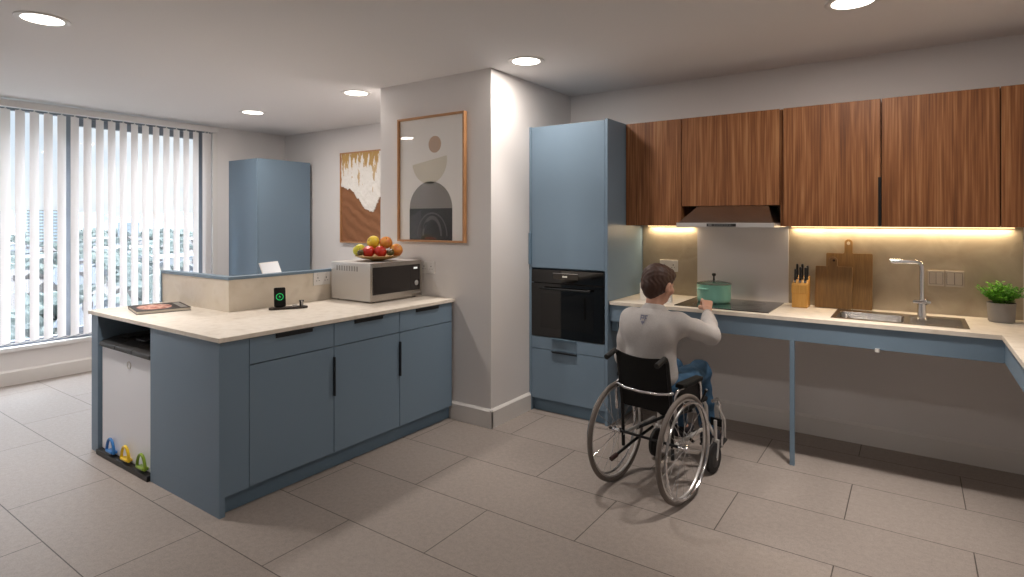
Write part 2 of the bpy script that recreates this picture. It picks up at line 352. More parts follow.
for y0, y1 in ((WY0+.06, .75), (.81, 2.185), (2.245, WY1-.14)):
    MB().box(-.012, -.006, y0, y1, WZ0+.06, WZ1-.05).build('window_glass', 'pane', win)
MB().box(.035, .10, WY0-.01, WY1+.01, WZ0-.03, WZ0+.012, .004).build('window_sill', 'skirting', win)
tr = MB(); tr.box(XL-.05, XL+.012, WY1, WY1+.055, WZ0-.03, WZ1+.02, .003); struct('trim_1', tr, 'skirting')

# vertical blind
bl = thing('vertical_blind', (XL+.075, 0, 0), 0, 'white fabric vertical blind with open slats hanging across the tall window', 'blind')
MB().box(-.03, .03, WY0, WY1+.02, 2.556, 2.612, .006).build('headrail', 'whiteplastic', bl)
ph = math.radians(-24); wv = 0.0445
first = None
ys = [1.700+0.1062*i for i in range(-21, 18)]
ys.append(3.545)
for i, y in enumerate(ys):
    if first is None:
        s_ = MB(); n = 5; zt, zb = 2.535, .395
        def P(t, z, sgn): # slightly curved strip with thickness
            u = (t-.5)*2*wv; c = .004*(1-(2*t-1)**2)
            return (u*math.sin(ph)+(c+sgn*.0004)*math.cos(ph), u*math.cos(ph)-(c+sgn*.0004)*math.sin(ph), z)
        A = [[s_.bm.verts.new(P(k/n, z, sg)) for k in range(n+1)] for z in (zb, zt) for sg in (-1, 1)]
        for k in range(n):
            s_.bm.faces.new((A[0][k], A[0][k+1], A[2][k+1], A[2][k])); s_.bm.faces.new((A[1][k], A[1][k+1], A[3][k+1], A[3][k]))
        for q in (0, 2):
            for k in range(n): s_.bm.faces.new((A[q][k], A[q][k+1], A[q+1][k+1], A[q+1][k]))
        for k in (0, n): s_.bm.faces.new((A[0][k], A[2][k], A[3][k], A[1][k]))
        first = s_.build('slat', 'slat', bl); first.location = (0, y, 0)
        hk = MB(); hk.tube([(0, 0, 2.558), (0, 0, 2.536)], .005, 6); hk.box(-.004, .004, -.012, .012, 2.53, 2.54)
        hook = hk.build('slat_hook', 'whiteplastic', first)
    else:
        c = first.copy(); COL.objects.link(c); c.parent = bl; c.location = (0, y, 0)
        h2 = hook.copy(); COL.objects.link(h2); h2.parent = c
for sg in (-1, 1):
    ch = MB(); pts = []
    dx, dy = sg*.03*math.sin(ph), sg*.03*math.cos(ph)
    for i in range(12, len(ys)-2):
        for k in range(5):
            t = k/5; pts.append((dx, dy+ys[i]+(ys[i+1]-ys[i])*t, .405-.02*math.sin(PI*t)))
    ch.tube(pts, .0026, 5); ch.build('bottom_chain', 'whiteplastic', bl)

# ------------------------------------------------------------------ downlights
E_DISC = emit('downlight_disc', '#FFF4E6', 8)
DL = None
dl_labels = ['recessed ceiling downlight nearest the window, over the bin end of the blue island',
             'recessed downlight in the alcove ceiling above the far blue cabinet',
             'recessed downlight just beside the top of the stub wall with the arch print',
             'recessed downlight in the corner between stub wall and tall oven cabinet',
             'recessed downlight in the ceiling above the sink run']
for i, (x, y) in enumerate(LIGHT_SPOTS):
    if DL is None:
        DL = thing('ceiling_downlight', (x, y, CH), 0, dl_labels[0], 'ceiling light', 'round recessed ceiling downlights')
        MB().lathe([(.094, 0), (.128, 0), (.129, -.004), (.122, -.008), (.10, -.005), (.094, -.001)], seg=40).build('trim_ring', 'whiteplastic', DL, smooth=True)
        MB().lathe([(0, -.003), (.099, -.003), (.099, -.0005), (0, -.0005)], seg=40).build('diffuser', E_DISC, DL, smooth=True)
    else:
        dup(DL, (x, y, CH), label=dl_labels[i] if i < 5 else 'unseen downlight added out of view as fill light')

# ------------------------------------------------------------------ the island
IX1, IX0, IY0, IYE = -2.90, -4.49, 1.572, 3.395
T0, T1 = .897, .921
top = MB()
poly = [(-4.527, IY0-.008), (IX1+.012, IY0-.008), (IX1+.012, PY), (-3.67, PY), (-3.67, 2.053), (-4.527, 2.053)]
top.prism(poly, lambda u, v, d: (u, v, d), T0, T1)
o = top.build('island_worktop', 'worktop', bevel=.002); tag(o, 'pale cream stone worktop on the blue island by the window', 'worktop')
ep = MB(); ep.prism([(-3.652, IY0), (IX1, IY0), (IX1, 1.732), (IX1-.02, 1.732), (IX1-.02, IY0+.03), (-3.652, IY0+.03)], lambda u, v, d: (u, v, d), .100, T0)
ep.prism([(-3.652, IY0), (IX1, IY0), (IX1, IY0+.03), (-3.652, IY0+.03)], lambda u, v, d: (u, v, d), 0, .0999)
o = ep.build('island_end_panel', 'blue', bevel=.001); tag(o, 'wide blue end panel closing the near corner of the island', 'panel')
o = MB().box(IX0, IX0+.10, IY0, 2.05, 0, T0, .0015).build('island_side_panel', 'blue'); tag(o, 'narrow blue upright panel left of the recycling bin', 'panel')
o = MB().box(-3.652, -3.632, IY0+.031, 2.05, 0, T0, .0015).build('island_divider_panel', 'blue'); tag(o, 'blue divider panel between the recycling bin and the drawer units', 'panel')
o = MB().box(IX0+.101, -3.653, 2.040, 2.05, .001, T0-.001).build('island_back_panel', 'blue'); tag(o, 'blue board closing the back of the bin recess', 'panel')
pl = MB().box(IX1-.075, IX1-.045, IY0+.031, IYE, 0, .10); o = pl.build('island_plinth', 'blue_dark'); tag(o, 'recessed blue plinth along the foot of the island drawers', 'plinth')
isl_lab = ['blue drawer-and-door island unit nearest the recycling bin end',
           'middle blue island unit, drawer over one door, between two others',
           'blue island unit tight against the stub wall under the microwave']
unit0 = None
for i in range(3):
    y0 = 1.733+.549*i
    if unit0 is None:
        unit0 = thing('base_cabinet', (-3.40, y0, 0), 0, isl_lab[0], 'cabinet', 'blue base units of the island'); u = unit0
        MB().box(-.25, .478, .001, .548, .105, T0-.001).build('cabinet_body', 'blue_dark', u)
        dr = MB().box(.479, .50, .0025, .5465, .754, .892, .0015).build('drawer', 'blue', u)
        h = MB(); h.box(.500, .5035, .155, .395, .868, .8945, .001); h.box(.500, .518, .155, .395, .8905, .8945, .001); h.build('handle', 'pull', dr)
        dd = MB().box(.479, .50, .0025, .5465, .106, .748, .0015).build('door', 'blue', u)
        h = MB(); h.box(.499, .519, .5415, .5475, .455, .69, .001); h.build('handle', 'pull', dd)
    else:
        u = dup(unit0, (-3.40, y0, 0), label=isl_lab[i])
        if i == 2:
            for c in kids(u):
                if c.name.startswith('door'):
                    for g in kids(c): bpy.data.objects.remove(g)
# upstand
up = thing('upstand', (-3.67, 2.053, 0), 0, 'L-shaped cream stone upstand with thin blue cap behind the island worktop', 'upstand')
a = MB(); a.prism([(-.91, 0), (0, 0), (0, 1.345), (-.02, 1.345), (-.02, .02), (-.91, .02)], lambda u, v, d: (u, v, d), .80, 1.130); a.build('stone_facing', 'upstone', up)
a = MB(); a.prism([(-.913, .021), (-.021, .021), (-.021, 1.345), (-.05, 1.345), (-.05, .05), (-.913, .05)], lambda u, v, d: (u, v, d), 0, 1.130); a.build('back_panel', 'blue', up)
a = MB(); a.prism([(-.923, -.006), (.006, -.006), (.006, 1.345), (-.055, 1.345), (-.055, .055), (-.923, .055)], lambda u, v, d: (u, v, d), 1.130, 1.150); a.build('cap', 'blue', up, bevel=.001)
a = MB(); a.box(-.923, -.9105, -.006, .02, .80, 1.130); a.build('end_trim', 'blue', up)

# recycling bin in the recess
rb = thing('recycling_bin', (-4.362, 1.568, 0), 0, 'tall white three-compartment recycling bin with coloured pedals inside the island recess', 'bin')
MB().box(0, .706, .018, .47, .035, .700, .008).build('bin_body', 'binwhite', rb)
for k in range(3):
    x0 = .002+k*.2345
    lid = MB(); lid.prism([(.0, .706), (.485, .706), (.485, .745), (.40, .762), (.08, .755), (.0, .730)], lambda u, v, d: (d, u, v), x0, x0+.2335); L_ = lid.build('lid', 'darkplastic', rb, bevel=.006)
    MB().box(x0+.05, x0+.185, .10, .30, .758, .768, .003).build('lid_grip', 'black', L_)
MB().box(-.01, .709, -.014, .48, 0, .034, .004).build('base_tray', 'darkplastic', rb)
MB().box(-.001, .707, .012, .48, .700, .7055).build('lid_rim', 'darkplastic', rb)
e_ = MB(); e_.lathe([(.018, 0), (.024, 0), (.024, -.004), (.018, -.004), (.018, 0)], (.40, .018, .63), 28, 'y'); e_.build('round_badge', 'silver', rb, smooth=True)
for k, (cn, hx) in enumerate((('blue', '#2E78BF'), ('yellow', '#E3BE22'), ('green', '#7D9A28'))):
    x = .185+k*.213
    m_ = mat(cn+'_plastic', hx, 0.35)
    p = MB(); p.prism([(-.04, -.035), (.04, -.035), (.048, -.01), (.04, .02), (-.04, .02), (-.048, -.01)], lambda u, v, d: (x+u, v+.018, .05+.25*(-v)*.3+d), 0, .014)
    pd = p.build('pedal', m_, rb, bevel=.003, label=cn+' pedal')
    a = MB(); a.tube([(x+.052*math.cos(t), -.004, .052+.085*math.sin(t)) for t in [PI*j/16 for j in range(17)]], .0085, 10); a.build('pedal_hoop', m_, pd, smooth=True)

# desk and laptop behind the upstand
dk = thing('writing_desk', (-4.70, 2.14, 0), 0, 'white desk mostly hidden behind the cream upstand', 'desk')
MB().box(0, .92, 0, 1.12, .90, .925, .003).build('desktop', 'whiteplastic', dk)
for x in (.03, .87):
    for y in (.03, 1.07): MB().box(x-.02, x+.02, y-.02, y+.02, 0, .9, .002).build('leg', 'whiteplastic', dk)
lp = thing('laptop', (-4.215, 2.775, .925), math.radians(112), 'open silver laptop whose pale lid rises above the blue upstand cap', 'laptop')
MB().box(-.12, .12, -.19, 0, 0, .014, .004).build('keyboard_base', 'silver', lp)
a = MB(); a.box(-.12, .12, -.004, .004, 0, .262, .003); a = a.build('screen_lid', 'whiteplastic', lp); a.location = (0, 0, .014); a.rotation_euler = (math.radians(-22), 0, 0)
sc_ = MB().box(-.112, .112, -.0046, -.004, .012, .252).build('screen', mat('screen_white', '#E8EAEE', .2), a)

# far tall cabinet in the alcove
fc = thing('tall_cabinet', (-7.0, 3.955, 0), 0, 'tall plain blue cabinet standing in the alcove corner by the window', 'cabinet')
fc.location = (-6.849, 3.83, 0)
MB().box(0, .60, .022, .72, .08, 2.245, .002).build('cabinet_body', 'blue', fc)
MB().box(.0, .598, 0, .020, .085, 2.243, .002).build('door', 'blue', fc)
MB().box(0.0, .59, .05, .71, 0, .08).build('plinth', 'blue_dark', fc)

# ------------------------------------------------------------------ tall oven cabinet
TX0, TX1, TY = -2.5415, -1.853, 3.912
oc = thing('oven_cabinet', (TX0, TY, 0), 0, 'tall blue cabinet housing the built-in oven beside the stub wall', 'cabinet')
Wt = TX1-TX0
b = MB(); b.box(0, .02, .0, .67, .0, 2.27, .001); b.box(Wt-.022, Wt, 0, .67, 0, 2.275, .001); b.build('side_panel', 'blue', oc)
b = MB(); b.box(.021, Wt-.023, .03, .665, .10, .60); b.box(.021, Wt-.023, .03, .665, 1.135, 2.268); b.box(.021, Wt-.023, .62, .665, .60, 1.135); b.build('cabinet_body', 'blue_dark', oc)
d = MB().box(.023, Wt-.025, .003, .026, 1.146, 2.266, .0015).build('upper_door', 'blue', oc)
MB().box(.0, .021, -.014, .004, 1.17, 1.42, .002).build('handle', 'blue_dark', d)
d = MB().box(.023, Wt-.025, .003, .026, .503, .598, .0015).build('drawer', 'blue', oc)
h = MB(); h.box(.21, .43, -.0005, .0035, .574, .5975, .001); h.box(.21, .43, -.016, .003, .5935, .5975, .001); h.build('handle', 'blue_dark', d)
d = MB().box(.023, Wt-.025, .003, .026, .105, .498, .0015).build('lower_drawer', 'blue', oc)
h = MB(); h.box(.21, .43, -.016, .003, .492, .497, .001); h.box(.21, .43, -.0005, .0035, .480, .497, .001); h.build('handle', 'pull', d)
MB().box(.021, Wt-.023, .045, .06, 0, .10).build('plinth', 'blue_dark', oc)
ov = thing('built_in_oven', (TX0+.022, TY, .602), 0, 'black glass built-in oven with chrome-lit control display in the tall blue cabinet', 'oven')
MB().box(.003, .632, .03, .60, .003, .528, .002).build('oven_body', 'darkplastic', ov)
MB().box(.0, .635, .002, .028, .428, .530, .003).build('control_panel', 'glassblack', ov)
d = MB().box(.0, .635, .0, .028, .0, .422, .003).build('oven_door', 'glassblack', ov)
MB().box(.085, .55, -.001, .0005, .07, .345).build('door_window', mat('oven_window', '#141312', 0.05, spec=.7), d)
h = MB(); h.tube([(.10, -.035, .385), (.535, -.035, .385)], .0085, 12); h.box(.11, .125, -.034, .001, .378, .392); h.box(.51, .525, -.034, .001, .378, .392); h.build('handle', 'black', d, smooth=True)
MB().box(.20, .42, .0, .0025, .462, .50).build('display', mat('oven_display', '#3A3530', .15), ov)
mw = emit('oven_clock', '#F3E8D4', .7)
b = MB()
for k in range(4): b.box(.285+k*.011, .292+k*.011, -.001, .0005, .476, .488)
b.build('clock_digits', mw, ov)
b = MB().box(.20, .42, -.002, .001, .505, .508); b.build('trim_line', 'chrome', ov)

# ------------------------------------------------------------------ kitchen run
KY = 3.93; KT = .922; KX1 = .381
sink = dict(x0=-.418, x1=.257, y0=4.035, y1=4.455)
wt = MB()
hole = (-.40, -.04, 4.06, 4.35)  # bowl cut-out
# L-shaped slab pieced around the bowl opening so its faces stay flat
def slab(m, x0, x1, y0, y1): m.box(x0, x1, y0, y1, KT-.024, KT)
slab(wt, -1.848, hole[0], KY, YB); slab(wt, hole[0], hole[1], KY, hole[2]); slab(wt, hole[0], hole[1], hole[3], YB); slab(wt, hole[1], XR, KY, YB); slab(wt, KX1, XR, 1.4, KY)
bmesh.ops.remove_doubles(wt.bm, verts=wt.bm.verts, dist=1e-5)
o = wt.build('kitchen_worktop', 'worktop'); tag(o, 'long cream worktop carrying hob and sink along the kitchen wall', 'worktop')
ap = thing('worktop_frame', (0, KY+.012, 0), 0, 'blue apron and slim post holding up the open-fronted kitchen worktop', 'worktop support')
b = MB(); b.box(-1.848, KX1+.012, 0, .022, .775, KT-.025, .001); b.build('front_rail', 'blue', ap)
b = MB(); b.box(KX1+.012, KX1+.034, -2.5, .022, .775, KT-.025, .001); b.build('side_rail', 'blue', ap)
b = MB(); b.box(-.632, -.604, 0, .02, 0, .775, .001); b.build('leg', 'blue', ap)
b = MB(); b.box(KX1+.012, KX1+.034, -2.53, -2.505, 0, KT-.025, .001); b.build('leg', 'blue', ap)
b = MB(); b.box(XR-.10, XR-.08, -2.53, -2.505, 0, KT-.025, .001); b.build('leg', 'blue', ap)
b = MB(); b.box(-1.846, -1.80, .03, .62, .70, KT-.025); b.build('cross_rail', 'blue_dark', ap)
b = MB(); b.cyl((-.17, .0, .762), .012, .02, 16, 'z'); b.build('height_switch', 'whiteplastic', ap)
bs = MB().box(-1.85, .54, YB-.014, YB-.0005, KT, 1.478); o = bs.build('stone_backsplash', 'splash'); tag(o, 'warm beige stone backsplash between worktop and walnut wall cabinets', 'backsplash')
o = MB().box(-1.398, -.741, YB-.020, YB-.0145, KT+.001, 1.50, .001).build('hob_splashback', mat('satin_splashback', '#E2DEDE', .32, metal=.2), None); tag(o, 'pale satin steel splashback panel behind the hob', 'splashback')

# hob
hb = thing('induction_hob', (-1.385, 4.0, KT), 0, 'flat black glass induction hob set in the kitchen worktop', 'hob')
MB().box(0, .62, .002, .545, -.012, .0055, .002).build('glass_plate', 'glassblack', hb)
gm = mat('hob_marking', '#3A3A3C', .3)
for cx, cy, r in ((.17, .39, .105), (.17, .15, .08), (.45, .39, .08), (.45, .16, .10)):
    b = MB(); b.lathe([(r-.0015, 0), (r, 0), (r, .0004), (r-.0015, .0004), (r-.0015, 0)], (cx, cy, .0056), 40); b.build('cooking_zone', gm, hb)
b = MB()
for k in range(9): b.box(.22+k*.022, .23+k*.022, .018, .024, .0056, .006)
b.build('touch_controls', mat('hob_legend', '#8A8A8C', .3), hb)

# sink
sk = thing('kitchen_sink', ((sink['x0']+sink['x1'])/2, 4.245, KT), 0, 'stainless steel inset sink with ribbed drainer on the kitchen worktop', 'sink')
def to_s(x, y): return (x-sk.location.x, y-4.245)
b = MB()
X0, Y0_ = to_s(sink['x0'], sink['y0']); X1, Y1_ = to_s(sink['x1'], sink['y1']); hx0, hy0 = to_s(hole[0]+.006, hole[2]+.006); hx1, hy1 = to_s(hole[1]-.006, hole[3]-.006)
b.box(X0, hx0, Y0_, Y1_, .0005, .004); b.box(hx1, X1, Y0_, Y1_, .0005, .003); b.box(hx0, hx1, Y0_, hy0, .0005, .004); b.box(hx0, hx1, hy1, Y1_, .0005, .004)
bmesh.ops.remove_doubles(b.bm, verts=b.bm.verts, dist=1e-4)
b.build('rim', 'steel', sk)
b = MB()
dz = -.16; t = .002
n_ = 6
def rr(x0, x1, y0, y1, r, n=6):
    pts = []
    for cx, cy, a0 in ((x1-r, y1-r, 0), (x0+r, y1-r, PI/2), (x0+r, y0+r, PI), (x1-r, y0+r, 1.5*PI)):
        for k in range(n+1): pts.append((cx+r*math.cos(a0+PI/2*k/n), cy+r*math.sin(a0+PI/2*k/n)))
    return pts
loops = []
for ins, z in ((0, .0042), (.004, -.003), (.010, dz+.03), (.03, dz+.004), (.05, dz)):
    loops.append([b.bm.verts.new((x, y, z)) for x, y in rr(hx0+ins, hx1-ins, hy0+ins, hy1-ins, .03+.0*ins)])
for a_, c_ in zip(loops[:-1], loops[1:]):
    for k in range(len(a_)): b.bm.faces.new((a_[k], a_[(k+1) % len(a_)], c_[(k+1) % len(a_)], c_[k]))
b.bm.faces.new(loops[-1])
b.build('basin', 'steel', sk, smooth=True)
b = MB(); b.lathe([(0, 0), (.028, 0), (.036, .002), (.036, .004), (0, .004)], ((hx0+hx1)/2, (hy0+hy1)/2, dz), 24); b.build('drain', 'chrome', sk, smooth=True)
b = MB()
for k in range(7): b.box(hx1+.03, X1-.025, hy0+.02+k*.043, hy0+.028+k*.043, .003, .0058, .002)
b.build('drainer_ribs', 'steel', sk)
b = MB(); b.tube([(hx0+.05, hy0-.006, -.03), (hx0+.05, hy1+.004, -.03)], .01, 8); b.build('divider_bar', 'steel', sk, smooth=True)

# tap
tp = thing('mixer_tap', (.042, 4.25, KT+.003), 0, 'tall chrome mixer tap with square right-angle spout behind the sink', 'tap')
b = MB(); b.lathe([(0, 0), (.032, 0), (.032, .008), (.024, .014), (.022, .05), (.021, .10), (0, .10)], seg=28); b.build('tap_body', 'chrome', tp, smooth=True)
TH = .345
pts = [(0, 0, .09), (0, 0, TH-.03)]+[(-.03+.03*math.cos(t), 0, TH-.03+.03*math.sin(t)) for t in [PI/2*k/6 for k in range(1, 7)]]+[(-.145, 0, TH)]
b = MB(); b.tube(pts, .0125, 16); b.build('spout', 'chrome', tp, smooth=True)
b = MB(); b.lathe([(0, 0), (.0165, 0), (.0165, .05), (0, .05)], (-.157, 0, TH), 18, 'x'); b.build('spray_head', 'chrome', tp, smooth=True)
b = MB(); b.tube([(0, 0, .108), (.03, -.01, .11)], .018, 14); b.box(-.045, .045, -.024, .016, .098, .118, .006); b.build('lever', 'chrome', tp, smooth=True)

# wall cabinets
CY = 4.235; CZ0, CZ1 = 1.482, 2.273
cabs = [(-1.848, -1.411, 'walnut wall cabinet between the tall oven cabinet and the cooker hood', CZ0),
        (-1.405, -.742, 'shorter walnut wall cabinet directly above the cooker hood', 1.625),
        (-.717, -.166, 'walnut wall cabinet over the knife block, with black edge handle', CZ0),
        (-.160, .400, 'walnut wall cabinet above the sink and tap', CZ0),
        (.406, .96, 'walnut wall cabinet above the potted herb, cut by the picture edge', CZ0)]
for i, (x0, x1, lab, z0) in enumerate(cabs):
    c = thing('wall_cabinet', (x0, CY, z0), 0, lab, 'wall cabinet', 'walnut wall cabinets over the worktop')
    w_ = x1-x0; h_ = CZ1-z0
    MB().box(0, w_, .022, .363, .004, h_-.002).build('cabinet_body', 'walnut', c)
    d = MB().box(0, w_, 0, .020, 0, h_, .001).build('door', 'walnut', c)
    if i == 2: MB().box(w_-.012, w_+.004, -.018, -.0005, .005, .305, .001).build('handle', 'black', d)
c = MB(); c.box(-.740, -.719, CY+.03, YB, CZ0, CZ1); o = c.build('cabinet_end_panel', 'walnut'); tag(o, 'thin dark walnut end panel to one side of the cooker hood', 'panel')

# cooker hood
hd = thing('cooker_hood', (-1.07, YB-.02, 1.474), 0, 'stainless steel cooker hood with sloping canopy and black control strip above the hob', 'cooker hood')
b = MB(); b.box(-.325, .325, -.50, -.01, 0, .03, .0015); b.build('front_rail', mat('pale_steel', '#CFCCC9', .4, metal=.5), hd)
b = MB()
lo_ = [(-.315, -.49), (.315, -.49), (.315, -.01), (-.315, -.01)]; hi_ = [(-.22, -.345), (.26, -.345), (.26, -.01), (-.22, -.01)]
A = [b.bm.verts.new((x, y, .0302)) for x, y in lo_]; B = [b.bm.verts.new((x, y, .148)) for x, y in hi_]
for k in range(4): b.bm.faces.new((A[k], A[(k+1) % 4], B[(k+1) % 4], B[k]))
b.bm.faces.new(A); b.bm.faces.new(B[::-1]); b.build('canopy', 'steel', hd)
MB().box(-.11, .085, -.5035, -.4995, .005, .025).build('control_strip', 'darkplastic', hd)
b = MB(); b.box(-.10, -.075, -.5045, -.5036, .012, .018); 
for k in range(7): b.box(-.06+k*.017, -.052+k*.017, -.5045, -.5036, .0125, .0175)
b.build('control_buttons', mat('button_grey', '#A0A0A0', .3), hd)

# LED strips
E_LED = emit('led_glow', '#FFD9A0', 5)
for x0, x1, lab in ((-1.80, -1.405, 'short glowing warm LED strip under the cabinet next to the oven cabinet'), (-.72, .50, 'long glowing warm LED strip under the cabinets above boards and tap')):
    s_ = thing('led_strip', ((x0+x1)/2, 4.574, CZ0), 0, lab, 'strip light', 'warm LED strips under the wall cabinets')
    hw = (x1-x0)/2
    MB().box(-hw, hw, -.008, .008, -.006, .002).build('housing', 'silver', s_)
    MB().box(-hw, hw, -.006, .006, -.0085, -.006).build('diffuser', E_LED, s_)

# ------------------------------------------------------------------ sockets and switches
def socket(x, y, z, rz, lab, two=True, w=.15, h=.095, kind='socket'):
    s_ = thing('wall_socket' if kind == 'socket' else 'light_switch', (x, y, z), rz, lab, 'socket' if kind == 'socket' else 'switch')
    pm = 'whiteplastic' if kind == 'socket' else 'switchgrey'
    MB().box(-w/2, w/2, -.009, 0, -h/2, h/2, .003).build('face_plate', pm, s_)
    if kind == 'socket':
        for cx in (-w/4, w/4):
            b = MB(); b.box(cx-.003, cx+.003, -.0096, -.0088, .002, .012); b.box(cx-.015, cx-.008, -.0096, -.0088, -.016, -.012); b.box(cx+.008, cx+.015, -.0096, -.0088, -.016, -.012)
            b.build('pin_holes', 'blackgap', s_)
            MB().box(cx-.006, cx+.006, -.012, -.009, .024, .038, .001).build('rocker', 'whiteplastic', s_)
    else:
        MB().box(-w*.42, w*.42, -.0105, -.009, -h*.38, h*.38).build('rocker_surround', 'rubber', s_)
        for cx in (-w*.205, w*.205): MB().box(cx-w*.19, cx+w*.19, -.013, -.009, -h*.36, h*.36, .002).build('rocker', pm, s_)
    return s_
socket(-3.671, 2.772, 1.083, PI/2, 'white double socket on the cream upstand beside the microwave')
socket(-3.165, PY, 1.15, 0, 'white double socket on the stub wall beside the microwave')
socket(-1.628, YB-.014, 1.154, 0, 'pale double socket on the beige backsplash behind the person')
socket(.120, YB-.014, 1.152, 0, 'metal twin rocker switch close beside the tap', w=.085, h=.098, kind='switch')
socket(.214, YB-.014, 1.152, 0, 'metal twin rocker switch nearer the potted herb', w=.095, h=.10, kind='switch')

# ------------------------------------------------------------------ things on the kitchen worktop
# pot
pot_m = mat('mint_enamel', '#8CC8B6', .22, spec=.5)
pt_ = thing('cooking_pot', (-1.195, 4.31, KT+.006), math.radians(70), 'mint green cooking pot with glass lid and black knob on the hob', 'pot')
b = MB(); b.lathe([(0, 0), (.105, 0), (.113, .008), (.117, .03), (.119, .128), (.121, .131), (.117, .131), (.113, .03), (.10, .006), (0, .006)], seg=48); b.build('pot_body', pot_m, pt_, smooth=True)
b = MB(); b.lathe([(.118, 0), (.1225, .002), (.1225, .006), (.116, .006), (.116, .001), (.118, 0)], (0, 0, .131), 48); rim_ = b.build('lid_rim', 'steel', pt_, smooth=True)
b = MB(); b.lathe([(.116, .004), (.09, .013), (.05, .021), (0, .024), (0, .021), (.05, .018), (.09, .010), (.115, .001), (.116, .004)], (0, 0, .132), 40); b.build('glass_lid', pane_mat('lid_glass', (.90, .92, .92), .25), pt_, smooth=True)
b = MB(); b.lathe([(0, 0), (.008, 0), (.006, .02), (.006, .03), (.014, .038), (.015, .046), (.010, .052), (0, .053)], (0, 0, .155), 20); b.build('lid_knob', 'darkplastic', pt_, smooth=True)
for sg in (-1, 1):
    b = MB(); b.tube([(sg*.115, -.03, .10), (sg*.15, -.028, .104), (sg*.158, 0, .105), (sg*.15, .028, .104), (sg*.115, .03, .10)], .0075, 10); b.build('pot_handle', pot_m, pt_, smooth=True)
# knife block
kb = thing('knife_block', (-.637, 4.455, KT), 0, 'light bamboo knife block standing between hob and chopping boards', 'knife block')
b = MB(); b.prism([(-.075, 0), (.055, 0), (.055, .215), (-.075, .16)], lambda u, v, d: (d, u, v), -.052, .045)
b.build('block', 'bamboo', kb, bevel=.004)
b = MB(); b.box(-.053, .0455, -.079, -.074, .10, .155, .002); b.build('front_step', 'bamboo', kb)
ks = None; kl = ['knife with steel-tipped black handle, back row of the bamboo block', 'short black-handled knife in the bamboo block']
n_k = 0
for r_, (ky, kz, kk) in enumerate(((4.41, 1.092, 3), (4.455, 1.111, 3))):
    for c_ in range(kk):
        kx = -.672+c_*.032+r_*.006
        lab = 'black-handled knife in the %s row of the bamboo block, %s' % (('front', 'back')[r_], ('on the hob side', 'in the middle', 'on the board side')[c_])
        if ks is None:
            ks = thing('kitchen_knife', (kx, ky, kz), 0, lab, 'knife', 'knives in the bamboo block')
            b = MB(); b.prism([(-.008, 0), (.008, 0), (.009, .03), (.007, .06), (.011, .085), (.004, .096), (-.008, .09), (-.007, .04)], lambda u, v, d: (d, u, v), -.006, .006)
            q = b.build('handle', 'darkplastic', ks, bevel=.002); q.rotation_euler = (math.radians(-8), 0, 0)
            b = MB(); b.box(-.0065, .0065, -.009, .009, .0, .012); b.box(-.0012, .0012, -.008, .008, -.08, 0); q = b.build('blade', 'chrome', ks); q.rotation_euler = (math.radians(-8), 0, 0)
            b = MB(); b.box(-.0066, .0066, -.003, .004, .084, .0925); q = b.build('end_cap', 'chrome', ks); q.rotation_euler = (math.radians(-8), 0, 0)
        else: dup(ks, (kx, ky, kz), label=lab, scale=(1.2, 1.2, 1.15-.12*r_*(c_ == 2)))
# chopping boards
cb = thing('chopping_board', (-.36, 4.50, KT), 0, 'large wooden chopping board with tall holed handle leaning on the backsplash', 'chopping board', 'wooden chopping boards')
tl = math.radians(-9)
def outline(w, h, hw, hh, hx):
    r = .005
    p = [(-w/2, r), (-w/2+r, 0), (w/2-r, 0), (w/2, r), (w/2, h-r), (w/2-r, h), (hx+hw/2+.006, h), (hx+hw/2, h+.006)]
    p += [(hx+hw/2*math.cos(t), h+hh-hw/2+hw/2*math.sin(t)) for t in [PI*k/10 for k in range(11)]]
    p += [(hx-hw/2, h+.006), (hx-hw/2-.006, h), (-w/2+r, h), (-w/2, h-r)]
    return p
def board(parent, w, h, hw, hh, hx, slot, rz=0):
    b = MB(); b.prism(outline(w, h, hw, hh, hx), lambda u, v, d: (u, d, v), 0, .018)
    q = b.build('board', 'boardwood', parent, bevel=.002); q.rotation_euler = (tl, 0, 0); q.location = (0, .0, .003)
    b = MB(); b.prism(slot, lambda u, v, d: (u, d, v), -.0006, .0005); g = b.build('hanging_hole', mat('hole_brown', '#3A281A', .8) if parent['label'].startswith('small') else 'splash', q); return q
hx = -.0
board(cb, .275, .375, .048, .098, -.004, [(-.004+.010*math.cos(t), .375+.070+.012*math.sin(t)) for t in [2*PI*k/16 for k in range(16)]])
cs = thing('chopping_board', (-.447, 4.468, KT), 0, 'small brown chopping board with short holed handle in front of the large one', 'chopping board', 'wooden chopping boards')
board(cs, .222, .285, .055, .065, -.005, [(-.0+.008*math.cos(t), .325+.008*math.sin(t)) for t in [2*PI*k/14 for k in range(14)]])
# white open cookbook behind the person
ck = thing('open_cookbook', (-1.567, 4.15, KT), 0, 'white upright open book standing on the worktop behind the person head', 'book')
for sg in (-1, 1):
    b = MB(); b.prism([(0, 0), (sg*.12, -.03), (sg*.12, -.018), (0, .014)], lambda u, v, d: (u, v, d), 0, .125); b.build('page_block', mat('paper_white', '#E9E5DF', .7), ck)
b = MB(); b.prism([(-.124, -.014), (-.124, -.017), (0, .0145), (.124, -.017), (.124, -.014), (0, .0175)], lambda u, v, d: (u, v, d), 0, .13); b.build('cover', mat('cream_cover', '#DCD6CC', .6), ck)
